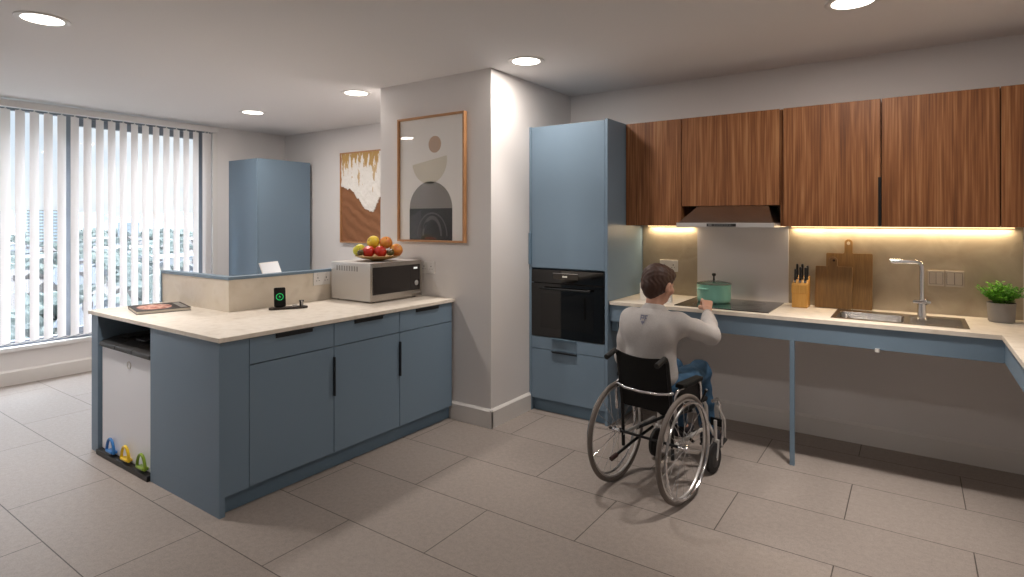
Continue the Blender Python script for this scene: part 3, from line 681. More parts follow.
# potted herb
pp = thing('potted_herb', (.427, 4.45, KT), 0, 'leafy green herb in a round grey pot at the corner of the worktop', 'potted plant')
b = MB(); b.lathe([(0, 0), (.056, 0), (.062, .006), (.068, .11), (.068, .114), (.063, .114), (.058, .10), (0, .10)], seg=36); b.build('plant_pot', mat('grey_pot', '#85807C', .6), pp, smooth=True)
MB().cyl((0, 0, .098), .058, .004).build('soil', mat('soil', '#2E2119', .95), pp)
lf = MB(); st = MB(); rnd = random.Random(3)
for k in range(95):
    a0 = rnd.uniform(0, 2*PI); sp = rnd.uniform(.0, 1)**.6; hgt = rnd.uniform(.07, .155)*(1-.3*sp)
    base = V((.03*sp*math.cos(a0), .03*sp*math.sin(a0), .10)); tip = base+V((.085*sp*math.cos(a0), .085*sp*math.sin(a0), hgt))
    mid = (base+tip)/2+V((0, 0, .012)); st.tube([base, mid, tip], .0011, 4)
    for j in range(11):
        t = .25+.75*j/10; p = base.lerp(mid, min(1, t*2)) if t < .5 else mid.lerp(tip, t*2-1)
        an = rnd.uniform(0, 2*PI); el = rnd.uniform(-.2, .8); L = rnd.uniform(.014, .026); dv = V((math.cos(an)*math.cos(el), math.sin(an)*math.cos(el), math.sin(el))); sd = dv.cross(V((0, 0, 1))).normalized()*L*.38
        upv = sd.cross(dv).normalized()*L*.12
        vv = [lf.bm.verts.new(p+x) for x in (V(), dv*L*.35+sd-upv, dv*L*.8+sd*.7-upv, dv*L, dv*L*.8-sd*.7-upv, dv*L*.35-sd-upv)]
        mm = lf.bm.verts.new(p+dv*L*.5)
        for q in range(6):
            fq = lf.bm.faces.new((vv[q], vv[(q+1) % 6], mm)); fq.material_index = k % 2
bmesh.ops.recalc_face_normals(st.bm, faces=st.bm.faces)
lf.build('foliage', [leaf_mat('leaf_green', '#4F9226'), leaf_mat('leaf_bright', '#79B840')], pp)
st.build('stems', mat('stem_green', '#4E7A30', .6), pp)

# ------------------------------------------------------------------ things on the island
IT = T1
mc = thing('microwave_oven', (-3.19, 2.84, IT), 0, 'silver microwave oven with dark glass front on the island worktop', 'microwave')
# front faces +x; local: x<=0 into the body, y along the front
MB().box(-.452, -.018, .0, .51, .010, .288, .004).build('casing', 'silver', mc)
b = MB(); b.box(-.018, 0, .0, .51, .010, .288, .003); b.build('front_panel', 'steel', mc)
b = MB(); b.box(-.0005, .004, .010, .487, .060, .258, .002); dr = b.build('door_glass', mat('smoked_glass', '#2B2725', .12, spec=.5), mc)
b = MB(); b.box(-.0005, .0055, .385, .3865, .064, .254); b.build('door_gap', 'blackgap', mc)
b = MB(); b.cyl((.004, .437, .117), .021, .014, 28, 'x', .002); q = b.build('control_knob', 'chrome', mc, smooth=True)
b = MB(); b.box(.004, .0048, .418, .458, .224, .238); b.build('display', emit('micro_display', '#E8E4DC', 1.0), mc)
b = MB(); b.box(.0, .0012, .40, .50, .035, .044); b.build('model_plate', mat('plate_grey', '#8D8984', .4), mc)
b = MB()
for k in range(9): b.box(-.39+k*.028, -.375+k*.028, -.001, .001, .225, .262)
b.build('side_vents', mat('vent_grey', '#8F8C88', .5), mc)
for fx in (-.42, -.05):
    for fy in (.05, .47): MB().cyl((fx, fy, 0), .016, .011, 16).build('foot', 'darkrubber', mc)
# fruit bowl
BX, BY, BZ = -3.43, 3.085, IT+.2885
BX += .018; BY += .012
fb = thing('fruit_bowl', (BX, BY, BZ), 0, 'shallow golden brown bowl of fruit on top of the microwave', 'bowl')
b = MB(); b.lathe([(0, 0), (.05, 0), (.055, .006), (.11, .015), (.172, .036), (.175, .040), (.170, .042), (.10, .026), (.05, .014), (0, .012)], seg=44); b.build('bowl_shell', 'bowl', fb, smooth=True)
def fruit_mat(name, c1, c2, sc=6):
    m = ramp_mat(name, [c1, c2], (1, 1, 1), sc*3, 3, rough=.3, bump=0, random_offset=True); return m
fm = {'yg': fruit_mat('yellow_green_skin', '#B5B82E', '#D9CB3C'), 'y': fruit_mat('yellow_skin', '#D9B727', '#E8C93B'), 'r': fruit_mat('red_skin', '#A51B16', '#D23A26'), 'p': fruit_mat('peach_skin', '#C9552A', '#DDA53B'), 'd': fruit_mat('dark_plum_skin', '#4A2A1C', '#5B5A24')}
def fruit(name, x, y, z, r, m, lab, tilt, cat, squash=.9):
    x *= 1.22; y *= 1.22; r *= 1.22; z = z*1.13+.004
    f_ = thing(name, (BX+x, BY+y, BZ+z), 0, lab, cat, 'fruit in the golden bowl'); f_.rotation_euler = tilt
    prof = []
    for k in range(15):
        t = PI*k/14; rr_ = r*math.sin(t)*(1+.06*math.cos(t)); zz = -r*squash*math.cos(t)*(1-.28*math.exp(-(rr_/r)**2*9))
        prof.append((max(rr_, 0) if 0 < k < 14 else 0, zz))
    b = MB(); b.lathe(prof, seg=24); b.build('flesh', fm[m], f_, smooth=True)
    zt_ = r*squash*.72
    b = MB(); b.tube([(0, 0, zt_-.004), (.001, 0, zt_+.010), (.004, 0, zt_+.018)], .0016, 6); b.build('stalk', 'boardwood', f_)
    return f_
# bowl seen from the camera: its left is (-.82,-.57)
def LR(a, d): return (a*.822+d*(-.570), a*.570+d*.822)   # a: to the viewer's right, d: away
spec_f = [('apple', -.115, -.02, .072, .040, 'yg', 'yellow-green apple at the window end of the bowl', 'apple', (.5, -.5, 0)),
          ('apple', -.045, -.055, .062, .040, 'r', 'red apple low in the bowl beside the yellow-green apple', 'apple', (.3, .2, 0)),
          ('apple', .032, -.06, .062, .040, 'r', 'dark red apple low in the bowl under the orange peach', 'apple', (-.3, .5, 0)),
          ('apple', -.030, .0, .123, .042, 'y', 'yellow apple on top of the fruit pile', 'apple', (1.2, -.4, 0)),
          ('peach', .052, .0, .121, .041, 'p', 'orange and red peach on top of the fruit pile', 'peach', (.4, .6, 0)),
          ('apple', .118, .0, .070, .042, 'p', 'orange-yellow apple at the stub-wall end of the bowl', 'apple', (.2, .9, 0)),
          ('plum', .095, -.072, .058, .024, 'd', 'small dark plum near the stub-wall end of the bowl rim', 'plum', (.3, .3, 0)),
          ('plum', -.088, -.078, .056, .022, 'd', 'small dark plum near the window end of the bowl rim', 'plum', (.1, -.3, 0)),
          ('apple', -.02, .075, .068, .040, 'yg', 'yellow-green apple at the back of the fruit bowl', 'apple', (0, .3, 0))]
for nm, a, d_, z, r, m, lab, cat, tilt in spec_f:
    x, y = LR(a, d_); fruit(nm, x, y, z, r, m, lab, tilt, cat)

# magazine / hardback book on the island
bk = thing('hardback_book', (-4.165, 1.85, IT), math.radians(-14), 'dark-covered book with a reddish picture lying on the island worktop', 'book')
MB().box(-.165, .165, -.155, .155, .0, .003, .001).build('back_cover', mat('book_dark', '#3A3230', .5), bk)
MB().box(-.161, .161, -.151, .151, .003, .019).build('page_block', mat('pages', '#E6DFD3', .8), bk)
ca = MB().box(-.165, .165, -.155, .155, .019, .022, .001).build('front_cover', mat('book_cover', '#3A3230', .7), bk)
def cover_mat():
    return ramp_mat('cover_photo', ['#5A2A22', '#B5654C', '#E0B8A2', '#A8442F', '#3A2A26'], (1, 1, 1), 26, 3, rough=.6, bump=0)
b = MB(); b.prism([(.13*math.cos(t), .10*math.sin(t)-.03) for t in [2*PI*k/28 for k in range(28)]], lambda u, v, d: (u, v, d), .0221, .0226); b.build('cover_picture', cover_mat(), ca)
b = MB(); b.box(-.14, .14, .10, .14, .0221, .0225); b.build('title_band', mat('band_grey', '#8F8B88', .4), ca)
MB().box(-.1665, -.163, -.155, .155, 0, .022, .001).build('spine', 'darkplastic', bk)

# charging stand with phone and watch
cs_ = thing('charging_stand', (-3.488, 2.362, IT), math.radians(62), 'low dark wooden-based charging stand in front of the upstand', 'charger')
b = MB(); b.prism([(.095+.035*math.cos(t), .035*math.sin(t)) for t in [-PI/2+PI*k/10 for k in range(11)]]+[(-.085+.035*math.cos(t), .035*math.sin(t)) for t in [PI/2+PI*k/10 for k in range(11)]], lambda u, v, d: (u, v, d), 0, .014)
b.build('base', mat('walnut_dark', '#2B211C', .5), cs_, bevel=.003)
b = MB(); b.box(-.075, -.025, .0, .008, .012, .07, .003); q = b.build('phone_rest', 'darkplastic', cs_); q.rotation_euler = (math.radians(-14), 0, 0)
b = MB(); b.cyl((.045, 0, .014), .016, .012, 20); b.build('earbud_pad', 'silver', cs_, smooth=True)
b = MB(); b.cyl((.088, 0, .014), .012, .03, 20); b.build('watch_post', 'darkplastic', cs_, smooth=True)
pn = thing('mobile_phone', (-3.488, 2.362, IT), math.radians(62), 'black phone upright on the charging stand showing a green charging ring', 'phone')
b = MB(); b.prism(rr(-.086, -.012, .016, .146, .009), lambda u, v, d: (u, d, v), -.010, -.002); q1 = b.build('phone_body', 'glassblack', pn, bevel=.001); q1.rotation_euler = (math.radians(-14), 0, 0)
G = emit('charge_green', '#35C46A', 1.1)
b = MB(); b.lathe([(.020, 0), (.0235, 0), (.0235, -.0004), (.020, -.0004), (.020, 0)], (-.049, -.0102, .083), 36, 'y'); b.build('charging_ring', G, q1)
b = MB(); b.prism([(-.049-.006, .083), (-.049+.001, .083), (-.049-.001, .070), (-.049+.006, .085), (-.049-.0005, .085), (-.049+.002, .096)], lambda u, v, d: (u, d, v), -.0108, -.0104); b.build('charging_bolt', G, q1)
wt_ = thing('smart_watch', (-3.488, 2.362, IT), math.radians(62), 'small dark watch resting on the charging stand beside the phone', 'watch')
b = MB(); b.box(.072, .104, -.017, .017, .045, .055, .004); b.build('watch_case', 'glassblack', wt_)
b = MB(); b.tube([(.088, -.017, .05), (.088, -.03, .042), (.088, -.032, .028), (.088, -.02, .017)], .004, 8); b.tube([(.088, .017, .05), (.088, .03, .042), (.088, .032, .028), (.088, .02, .017)], .004, 8); b.build('watch_strap', 'silver', wt_, smooth=True)

# ------------------------------------------------------------------ pictures
a1 = thing('textured_artwork', (-5.68, YB-.002, 1.255), 0, 'brown and white relief panel with crusted plaster wave on the alcove wall', 'picture')
W1, H1 = .86, 1.075
b = MB(); t = .014
b.box(0, t, -.045, 0, 0, H1); b.box(W1-t, W1, -.045, 0, 0, H1); b.box(t, W1-t, -.045, 0, 0, t); b.box(t, W1-t, -.045, 0, H1-t, H1); b.build('frame', 'oak', a1)
def vnoise(n, seed):
    r = np.random.RandomState(seed); return r
NX, NZ = 150, 190
gx, gz = np.meshgrid(np.linspace(0, 1, NX), np.linspace(0, 1, NZ), indexing='ij')
def fnoise(x, z, seed, octs=5, f0=3.0):
    r = np.random.RandomState(seed); out = np.zeros_like(x); amp = 1.0; f = f0
    for o_ in range(octs):
        n_ = int(f*max(x.max(), z.max()))+3; g = r.rand(n_, n_); u = x*f; v = z*f; i = np.clip(u.astype(int), 0, n_-2); j = np.clip(v.astype(int), 0, n_-2); fu = u-i; fv = v-j
        fu = fu*fu*(3-2*fu); fv = fv*fv*(3-2*fv)
        out += amp*((g[i, j]*(1-fu)+g[i+1, j]*fu)*(1-fv)+(g[i, j+1]*(1-fu)+g[i+1, j+1]*fu)*fv-.5); amp *= .55; f *= 2
    return out
edge = np.interp(gx, [0, .12, .28, .42, .52, .62, .72, .85, 1.0], [.645, .60, .56, .43, .35, .34, .40, .52, .60])+.05*fnoise(gx, gx*0, 5, 5, 5)
wav = gz > edge+.035*fnoise(gx, gz, 9, 5, 12)
fine = fnoise(gx, gz, 3, 6, 14); drip = fnoise(gx*2.6, gz*.55, 8, 5, 10)
gold = (gz+.20*drip+.10*fine) > .93
streak = drip+.25*fine > np.interp(gz, [.5, .7, .85, 1], [.75, .42, .10, -.2])
ripple = .004*np.sin((gz*22+gx*9+2*fnoise(gx, gz, 2, 3, 4))*2.2)*(1-wav)
hgt = .006+.012*wav*(1+.9*fine)+ripple+.003*fine
me = bpy.data.meshes.new('relief')
vx = np.stack([t+gx*(W1-2*t), -.018-hgt, t+gz*(H1-2*t)], -1).reshape(-1, 3)
ii, jj = np.meshgrid(np.arange(NX-1), np.arange(NZ-1), indexing='ij'); k0 = (ii*NZ+jj).ravel()
faces = np.stack([k0, k0+NZ, k0+NZ+1, k0+1], -1)
me.from_pydata(vx.tolist(), [], faces.tolist())
mi = np.where(gold[:-1, :-1], 2, np.where(wav[:-1, :-1], np.where(streak[:-1, :-1] & (gz[:-1, :-1] > .55), 3, 1), 0)).ravel().astype(np.int32)
me.polygons.foreach_set('material_index', mi)
link('relief', me, [mat('relief_brown', '#8A5C3C', .8, bump=.4, bscale=90), mat('relief_white', '#E9E5DF', .7), mat('relief_gold', '#B99455', .5), mat('relief_sand', '#C9AE86', .7)], a1)
MB().box(t*.5, W1-t*.5, -.015, -.001, t*.5, H1-t*.5).build('backing_board', 'boardwood', a1)

AX0, AX1, AZ0, AZ1 = -3.478, -2.770, 1.350, 2.346
a2 = thing('framed_print', (AX0, PY-.001, AZ0), 0, 'oak-framed abstract print of grey arch, cream bowl and tan disc on the stub wall', 'picture')
W2, H2 = AX1-AX0, AZ1-AZ0; t = .016
b = MB(); b.box(0, t, -.035, 0, 0, H2, .002); b.box(W2-t, W2, -.035, 0, 0, H2, .002); b.box(t, W2-t, -.035, 0, 0, t, .002); b.box(t, W2-t, -.035, 0, H2-t, H2, .002); b.build('frame', 'oak', a2)
MB().box(t*.4, W2-t*.4, -.014, -.002, t*.4, H2-t*.4).build('print_paper', mat('paper', '#EFEBE6', .6), a2)
def shape(name, pts, m, d=0): 
    b = MB(); b.prism([(x-AX0, z-AZ0) for x, z in pts], lambda u, v, dd: (u, dd, v), -.0146-d*.0004, -.0141-d*.0004); b.build(name, m, a2)
def ell(cx, cz, rx, rz, a0=0, a1=2*PI, n=36): return [(cx+rx*math.cos(a0+(a1-a0)*k/n), cz+rz*math.sin(a0+(a1-a0)*k/n)) for k in range(n+1)]
shape('tan_disc', ell(-3.082, 2.118, .066, .066)[:-1], mat('ink_tan', '#BCA08A', .6))
rb_ = math.radians(9); cxb, czb = -3.140, 1.995
shape('cream_bowl_shape', [(cxb+.185*math.cos(a+rb_), czb+.185*math.sin(a+rb_)) for a in [PI+PI*k/24 for k in range(25)]], mat('ink_cream', '#D9D2C2', .6))
shape('grey_arch', [(-2.905+.0, 1.612)]+ell(-3.128, 1.612, .226, .215, 0, PI, 30)+[(-3.354, 1.612)], mat('ink_grey', '#8B8784', .6))
shape('black_block', [(-3.354, 1.366), (-2.902, 1.366), (-2.902, 1.615), (-3.354, 1.615)], mat('ink_black', '#161616', .5), 1)
am = mat('ink_mid_grey', '#5C5A5A', .6)
def ringp(cx, cz, r0, r1, a0=0, a1=PI, n=24, sz=1.0): return [(cx+r1*math.cos(a0+(a1-a0)*k/n), cz+sz*r1*math.sin(a0+(a1-a0)*k/n)) for k in range(n+1)]+[(cx+r0*math.cos(a1-(a1-a0)*k/n), cz+sz*r0*math.sin(a1-(a1-a0)*k/n)) for k in range(n+1)]
shape('arch_line', ringp(-3.11, 1.40, .150, .160, 0, PI, sz=1.15), am, 2)
shape('arch_line', ringp(-3.11, 1.40, .085, .105, 0, PI, sz=1.5), am, 2)
km = mat('ink_deep_black', '#050505', .5)
shape('dark_loop', ringp(-3.165, 1.455, .022, .036, -.3, PI, sz=1.5), km, 3); shape('dark_loop', ringp(-3.10, 1.455, .022, .036, 0, PI+.3, sz=1.6), km, 3)
shape('grey_wedge', [(-3.345, 1.375), (-3.225, 1.375), (-3.225, 1.608), (-3.345, 1.55)], mat('ink_charcoal', '#3A3A3A', .6), 2)
shape('red_mark', [(-3.19, 1.372), (-3.06, 1.372), (-3.075, 1.388), (-3.175, 1.388)], mat('ink_rust', '#5A2A1C', .6), 4)
MB().box(t, W2-t, -.0195, -.018, t, H2-t).build('glazing', pane_mat('picture_glass', (.99, .99, .99), .018), a2)

# ------------------------------------------------------------------ wheelchair
WC = V((-1.242, 3.12, 0)); WR = math.radians(-8)
wc = thing('wheelchair', WC, WR, 'black manual wheelchair with chrome frame and spoked wheels at the hob', 'wheelchair')
def ring(b, c, R, r, n=56, seg=10): b.tube([(c[0], c[1]+R*math.cos(2*PI*k/n), c[2]+R*math.sin(2*PI*k/n)) for k in range(n)], r, seg, closed=True)
for sg in (-1, 1):
    cx = sg*.208+.018; R = .290
    b = MB(); ring(b, (cx, 0, R), R-.0135, .0135); wh = b.build('rear_wheel', 'rubber', wc, smooth=True)
    b = MB(); ring(b, (cx, 0, R), R-.031, .0075, seg=8); b.build('wheel_rim', 'silver', wh, smooth=True)
    b = MB(); ring(b, (cx+sg*.030, 0, R), R-.040, .0075, seg=8); b.build('hand_rim', 'chrome', wh, smooth=True)
    b = MB()
    b.lathe([(0, -.028), (.012, -.028), (.018, -.02), (.018, -.014), (.010, -.010), (.010, .010), (.018, .014), (.018, .02), (.012, .028), (0, .028)], (cx, 0, R), 20, 'x'); b.build('hub', 'chrome', wh, smooth=True)
    for k in range(20):
        a = 2*PI*k/20; s2 = 1 if k % 2 else -1
        b = MB(); b.tube([(cx+s2*.016, .016*math.cos(a+.5*s2*(1 if k % 4 < 2 else -1)), R+.016*math.sin(a+.5*s2*(1 if k % 4 < 2 else -1))), (cx, (R-.035)*math.cos(a), R+(R-.035)*math.sin(a))], .0013, 5)
        b.build('spoke', 'chrome', wh)
    for k in range(5):
        a = 2*PI*k/5+.4
        b = MB(); b.tube([(cx+sg*.004, (R-.031)*math.cos(a), R+(R-.031)*math.sin(a)), (cx+sg*.030, (R-.040)*math.cos(a), R+(R-.040)*math.sin(a))], .003, 6); b.build('hand_rim_bracket', 'chrome', wh)
    # frame
    fx = sg*.157-.008
    b = MB(); b.tube([(fx, .03, .20), (fx, .02, .47), (fx, -.03, .74), (fx, -.045, .765), (fx, -.07, .772)], .0105, 12); b.build('back_post', 'black', wc, smooth=True)
    b = MB(); b.tube([(fx, -.06, .772), (fx, -.15, .748)], .0155, 14); b.build('push_handle', 'darkrubber', wc, smooth=True)
    b = MB(); b.tube([(fx, .02, .27), (fx, .30, .27), (fx, .40, .27)], .011, 10); b.tube([(fx, .02, .45), (fx, .36, .45), (fx, .42, .44), (fx, .455, .40), (fx, .47, .30), (sg*.18, .50, .22)], .011, 10); b.build('side_frame', 'silver', wc, smooth=True)
    ax = sg*.186-.004
    b = MB(); b.tube([(ax, .0, .42), (ax, -.01, .52), (ax, .0, .570), (ax, .03, .588), (ax, .06, .592), (ax, .27, .592), (ax, .295, .585), (ax, .305, .56), (ax, .315, .44)], .009, 12); b.build('arm_frame', 'chrome', wc, smooth=True)
    b = MB(); b.prism([(-.025, .0), (.025, .0), (.03, .03), (.028, .245), (-.022, .25), (-.027, .03)], lambda u, v, d: (ax+u, .04+v, d), .598, .622); b.build('armrest_pad', 'canvas', wc, bevel=.006)
    b = MB(); b.box(ax-.003-sg*.012, ax+.003-sg*.012, .03, .35, .44, .585, .001); b.build('side_guard', 'darkplastic', wc)
    # caster
    kx = sg*.19; ky = .50; r_ = .088
    b = MB(); b.lathe([(0, -.014), (r_-.01, -.014), (r_, -.008), (r_, .008), (r_-.01, .014), (0, .014)], (kx, ky-.03, r_), 32, 'x'); cw = b.build('caster_wheel', 'darkrubber', wc, smooth=True)
    b = MB(); b.lathe([(0, -.016), (.045, -.016), (.05, -.0145), (.05, .0145), (.045, .016), (0, .016)], (kx, ky-.03, r_), 24, 'x'); b.build('caster_hub', 'darkplastic', cw, smooth=True)
    b = MB(); b.lathe([(0, -.024), (.009, -.024), (.009, .024), (0, .024)], (kx, ky-.03, r_), 12, 'x'); b.build('axle_bolt', 'chrome', cw)
    b = MB()
    for q in (-1, 1): b.tube([(kx+q*.021, ky-.03, r_), (kx+q*.021, ky-.012, r_+.07), (kx+q*.017, ky, r_+.10)], .006, 8)
    b.tube([(kx-.02, ky, r_+.10), (kx+.02, ky, r_+.10)], .009, 8); b.tube([(kx, ky, r_+.09), (kx, ky-.005, .31)], .010, 10); b.build('caster_fork', 'silver', cw, smooth=True)
    # footrest
    gx_ = sg*.165
    b = MB(); b.tube([(sg*.195, .44, .44), (sg*.20, .50, .44), (sg*.197, .535, .41), (sg*.19, .60, .24), (gx_, .64, .12), (gx_, .65, .10)], .010, 12); b.build('footrest_tube', 'chrome', wc, smooth=True)
    b = MB(); b.tube([(sg*.19, .52, .40), (sg*.215, .57, .30), (sg*.20, .61, .18)], .007, 10); b.build('leg_guard_tube', 'silver', wc, smooth=True)
    b = MB(); b.box(sg*.165-.065, sg*.165+.065, -.06, .07, -.006, .006, .004); q = b.build('foot_plate', 'darkplastic', wc); q.location = (-sg*.06, .66, .11); q.rotation_euler = (math.radians(12), 0, 0)
    b = MB(); b.prism([(-.035, 0), (.035, 0), (.035, .045), (-.035, .045)], lambda u, v, d: (sg*.185+u, .535+d, .27+v), -.02, -.012); b.build('calf_strap', 'canvas', wc)
    b = MB(); b.tube([(sg*.20, .27, .47), (sg*.235, .26, .545)], .006, 8); b.ico((sg*.238, .259, .55), .012, 1); b.build('brake_lever', 'darkplastic', wc, smooth=True)
# back rest canvas: curved sling
b = MB(); n = 14; rows = [(.455, .030), (.50, .022), (.60, .005), (.70, -.015), (.765, -.030), (.772, -.031)]
gr = {}
for j, (z, y) in enumerate(rows):
    for i in range(n+1):
        u = -1+2*i/n; dip = .028*(1-u*u)*(.6 if j < 2 else 1)
        sag = .016*(1-u*u) if j >= 4 else 0
        for s2 in (0, 1): gr[i, j, s2] = b.bm.verts.new((u*.158-.008, y-.012-dip+s2*.012, z-sag))
for j in range(len(rows)-1):
    for i in range(n):
        b.bm.faces.new((gr[i, j, 0], gr[i+1, j, 0], gr[i+1, j+1, 0], gr[i, j+1, 0])); b.bm.faces.new((gr[i, j, 1], gr[i, j+1, 1], gr[i+1, j+1, 1], gr[i+1, j, 1]))
m_ = len(rows)-1
for i in range(n):
    b.bm.faces.new((gr[i, 0, 0], gr[i, 0, 1], gr[i+1, 0, 1], gr[i+1, 0, 0])); b.bm.faces.new((gr[i, m_, 0], gr[i+1, m_, 0], gr[i+1, m_, 1], gr[i, m_, 1]))
for j in range(m_):
    b.bm.faces.new((gr[0, j, 0], gr[0, j+1, 0], gr[0, j+1, 1], gr[0, j, 1])); b.bm.faces.new((gr[n, j, 0], gr[n, j, 1], gr[n, j+1, 1], gr[n, j+1, 0]))
b.build('back_sling', 'canvas', wc, smooth=True)
b = MB(); b.tube([(-.172, -.01, .578), (-.163, -.035, .578), (-.10, -.058, .572), (0, -.066, .570), (.10, -.058, .572), (.163, -.035, .578), (.172, -.01, .578)], .0085, 12); b.build('back_stretcher', 'chrome', wc, smooth=True)
b = MB(); b.prism([(-.175, .02), (.175, .02), (.175, .43), (-.175, .43)], lambda u, v, d: (u, v, d), .442, .470); b.build('seat', 'canvas', wc, bevel=.01)
b = MB(); b.tube([(-.18, .20, .25), (0, .20, .36), (.18, .20, .44)], .009, 8); b.tube([(.18, .225, .25), (0, .225, .36), (-.18, .225, .44)], .009, 8); b.build('cross_brace', 'black', wc, smooth=True)
b = MB(); b.tube([(-.24, 0, .292), (.24, 0, .292)], .008, 10); b.build('axle', 'black', wc, smooth=True)
b = MB(); b.tube([(-.05, .17, .30), (-.075, 0, .26), (-.097, -.155, .215)], .0085, 10); lv = b.build('tip_lever', 'black', wc, smooth=True)
b = MB(); b.tube([(-.096, -.150, .216), (-.103, -.198, .203)], .013, 10); b.build('rubber_tip', mat('lever_tip', '#3A1E1C', .6), lv, smooth=True)

# ------------------------------------------------------------------ the person: smooth-blended volumes meshed by surface nets
class SDF:
    def __init__(s, lo, hi, h):
        s.lo = np.array(lo, float); s.h = h; s.n = (np.ceil((np.array(hi)-s.lo)/h)).astype(int)+1; s.F = np.full(s.n, 1.0, np.float32)
        s.ax = [s.lo[i]+h*np.arange(s.n[i]) for i in range(3)]
    def _win(s, a, b, pad):
        i0 = np.clip(np.floor((np.minimum(a, b)-pad-s.lo)/s.h).astype(int), 0, s.n-1); i1 = np.clip(np.ceil((np.maximum(a, b)+pad-s.lo)/s.h).astype(int)+1, 1, s.n)
        sl = tuple(slice(i0[k], i1[k]) for k in range(3))
        return sl, np.meshgrid(*[s.ax[k][i0[k]:i1[k]] for k in range(3)], indexing='ij')
    def _join(s, sl, d, k, op='add'):
        A = s.F[sl]
        if op == 'add':
            h = np.clip(.5+.5*(A-d)/k, 0, 1); s.F[sl] = A*(1-h)+d*h-k*h*(1-h)
        else:
            h = np.clip(.5-.5*(A+d)/k, 0, 1); s.F[sl] = A*(1-h)-d*h+k*h*(1-h)
    def cap(s, a, b, ra, rb, k=.02, op='add', flat=None):
        a = np.array(a, float); b = np.array(b, float); sl, (X, Y, Z) = s._win(a, b, max(ra, rb)+k*1.5+.012)
        ab = b-a; L2 = max(ab@ab, 1e-9); t = np.clip(((X-a[0])*ab[0]+(Y-a[1])*ab[1]+(Z-a[2])*ab[2])/L2, 0, 1)
        dx, dy, dz = X-a[0]-ab[0]*t, Y-a[1]-ab[1]*t, Z-a[2]-ab[2]*t
        s._join(sl, (np.sqrt(dx*dx+dy*dy+dz*dz)-(ra+(rb-ra)*t)).astype(np.float32), k, op)
    def chain(s, pts, rs, k=.015):
        for i in range(len(pts)-1): s.cap(pts[i], pts[i+1], rs[i], rs[i+1], k)
    def ell(s, c, r, k=.02, op='add', R=None):
        c = np.array(c, float); r = np.array(r, float); m = r.max(); sl, (X, Y, Z) = s._win(c, c, m+k*1.5+.012)
        P = np.stack([X-c[0], Y-c[1], Z-c[2]], -1)
        if R is not None: P = P @ np.array(R)
        q = np.sqrt(((P/r)**2).sum(-1)); g = np.sqrt(((P/(r*r))**2).sum(-1))
        s._join(sl, np.where(g > 1e-9, q*(q-1)/np.maximum(g, 1e-9), -r.min()).astype(np.float32), k, op)
    def mesh(s, name):
        F = s.F; n = F.shape; ins = F < 0
        cnt = np.zeros([k-1 for k in n], np.int8)
        for dx in (0, 1):
            for dy in (0, 1):
                for dz in (0, 1): cnt += ins[dx:n[0]-1+dx, dy:n[1]-1+dy, dz:n[2]-1+dz]
        mixed = (cnt > 0) & (cnt < 8); I = np.argwhere(mixed); idx = np.full(mixed.shape, -1, np.int64); idx[mixed] = np.arange(len(I))
        acc = np.zeros((len(I), 3)); c = np.zeros(len(I))
        cor = [(a, b_, d) for a in (0, 1) for b_ in (0, 1) for d in (0, 1)]
        for p in cor:
            for q in cor:
                if sum(abs(p[k]-q[k]) for k in range(3)) == 1 and p < q:
                    f0 = F[I[:, 0]+p[0], I[:, 1]+p[1], I[:, 2]+p[2]]; f1 = F[I[:, 0]+q[0], I[:, 1]+q[1], I[:, 2]+q[2]]; mk = (f0 < 0) != (f1 < 0)
                    t = np.where(mk, f0/np.where(mk, f0-f1, 1), 0)
                    P0 = np.array(p); D = np.array(q)-P0
                    acc += np.where(mk[:, None], P0+D*t[:, None], 0); c += mk
        verts = s.lo+(I+acc/c[:, None])*s.h
        quads = []
        for ax in range(3):
            o1, o2 = [(1, 2), (2, 0), (0, 1)][ax]
            A = np.take(ins, range(n[ax]-1), ax); Bv = np.take(ins, range(1, n[ax]), ax); E = np.argwhere(A != Bv)
            E = E[(E[:, o1] > 0) & (E[:, o2] > 0) & (E[:, o1] < n[o1]-1) & (E[:, o2] < n[o2]-1)]
            if not len(E): continue
            d1 = np.zeros(3, int); d1[o1] = 1; d2 = np.zeros(3, int); d2[o2] = 1
            g = lambda Q: idx[Q[:, 0], Q[:, 1], Q[:, 2]]
            q = np.stack([g(E-d1-d2), g(E-d2), g(E), g(E-d1)], -1); fl = A[tuple(E.T)]
            q[~fl] = q[~fl][:, ::-1]; quads.append(q)
        Q = np.concatenate(quads); Q = Q[(Q >= 0).all(1)]
        me = bpy.data.meshes.new(name); me.from_pydata(verts.tolist(), [], Q.tolist()); me.polygons.foreach_set('use_smooth', [True]*len(me.polygons)); return me
def rotm(rx=0, ry=0, rz=0): return np.array(Matrix.Rotation(rz, 3, 'Z') @ Matrix.Rotation(ry, 3, 'Y') @ Matrix.Rotation(rx, 3, 'X'))
def wl_(x, y, z):  # world -> chair frame
    d = V((x, y, z))-WC; d.rotate(Matrix.Rotation(-WR, 3, 'Z')); return np.array(d)
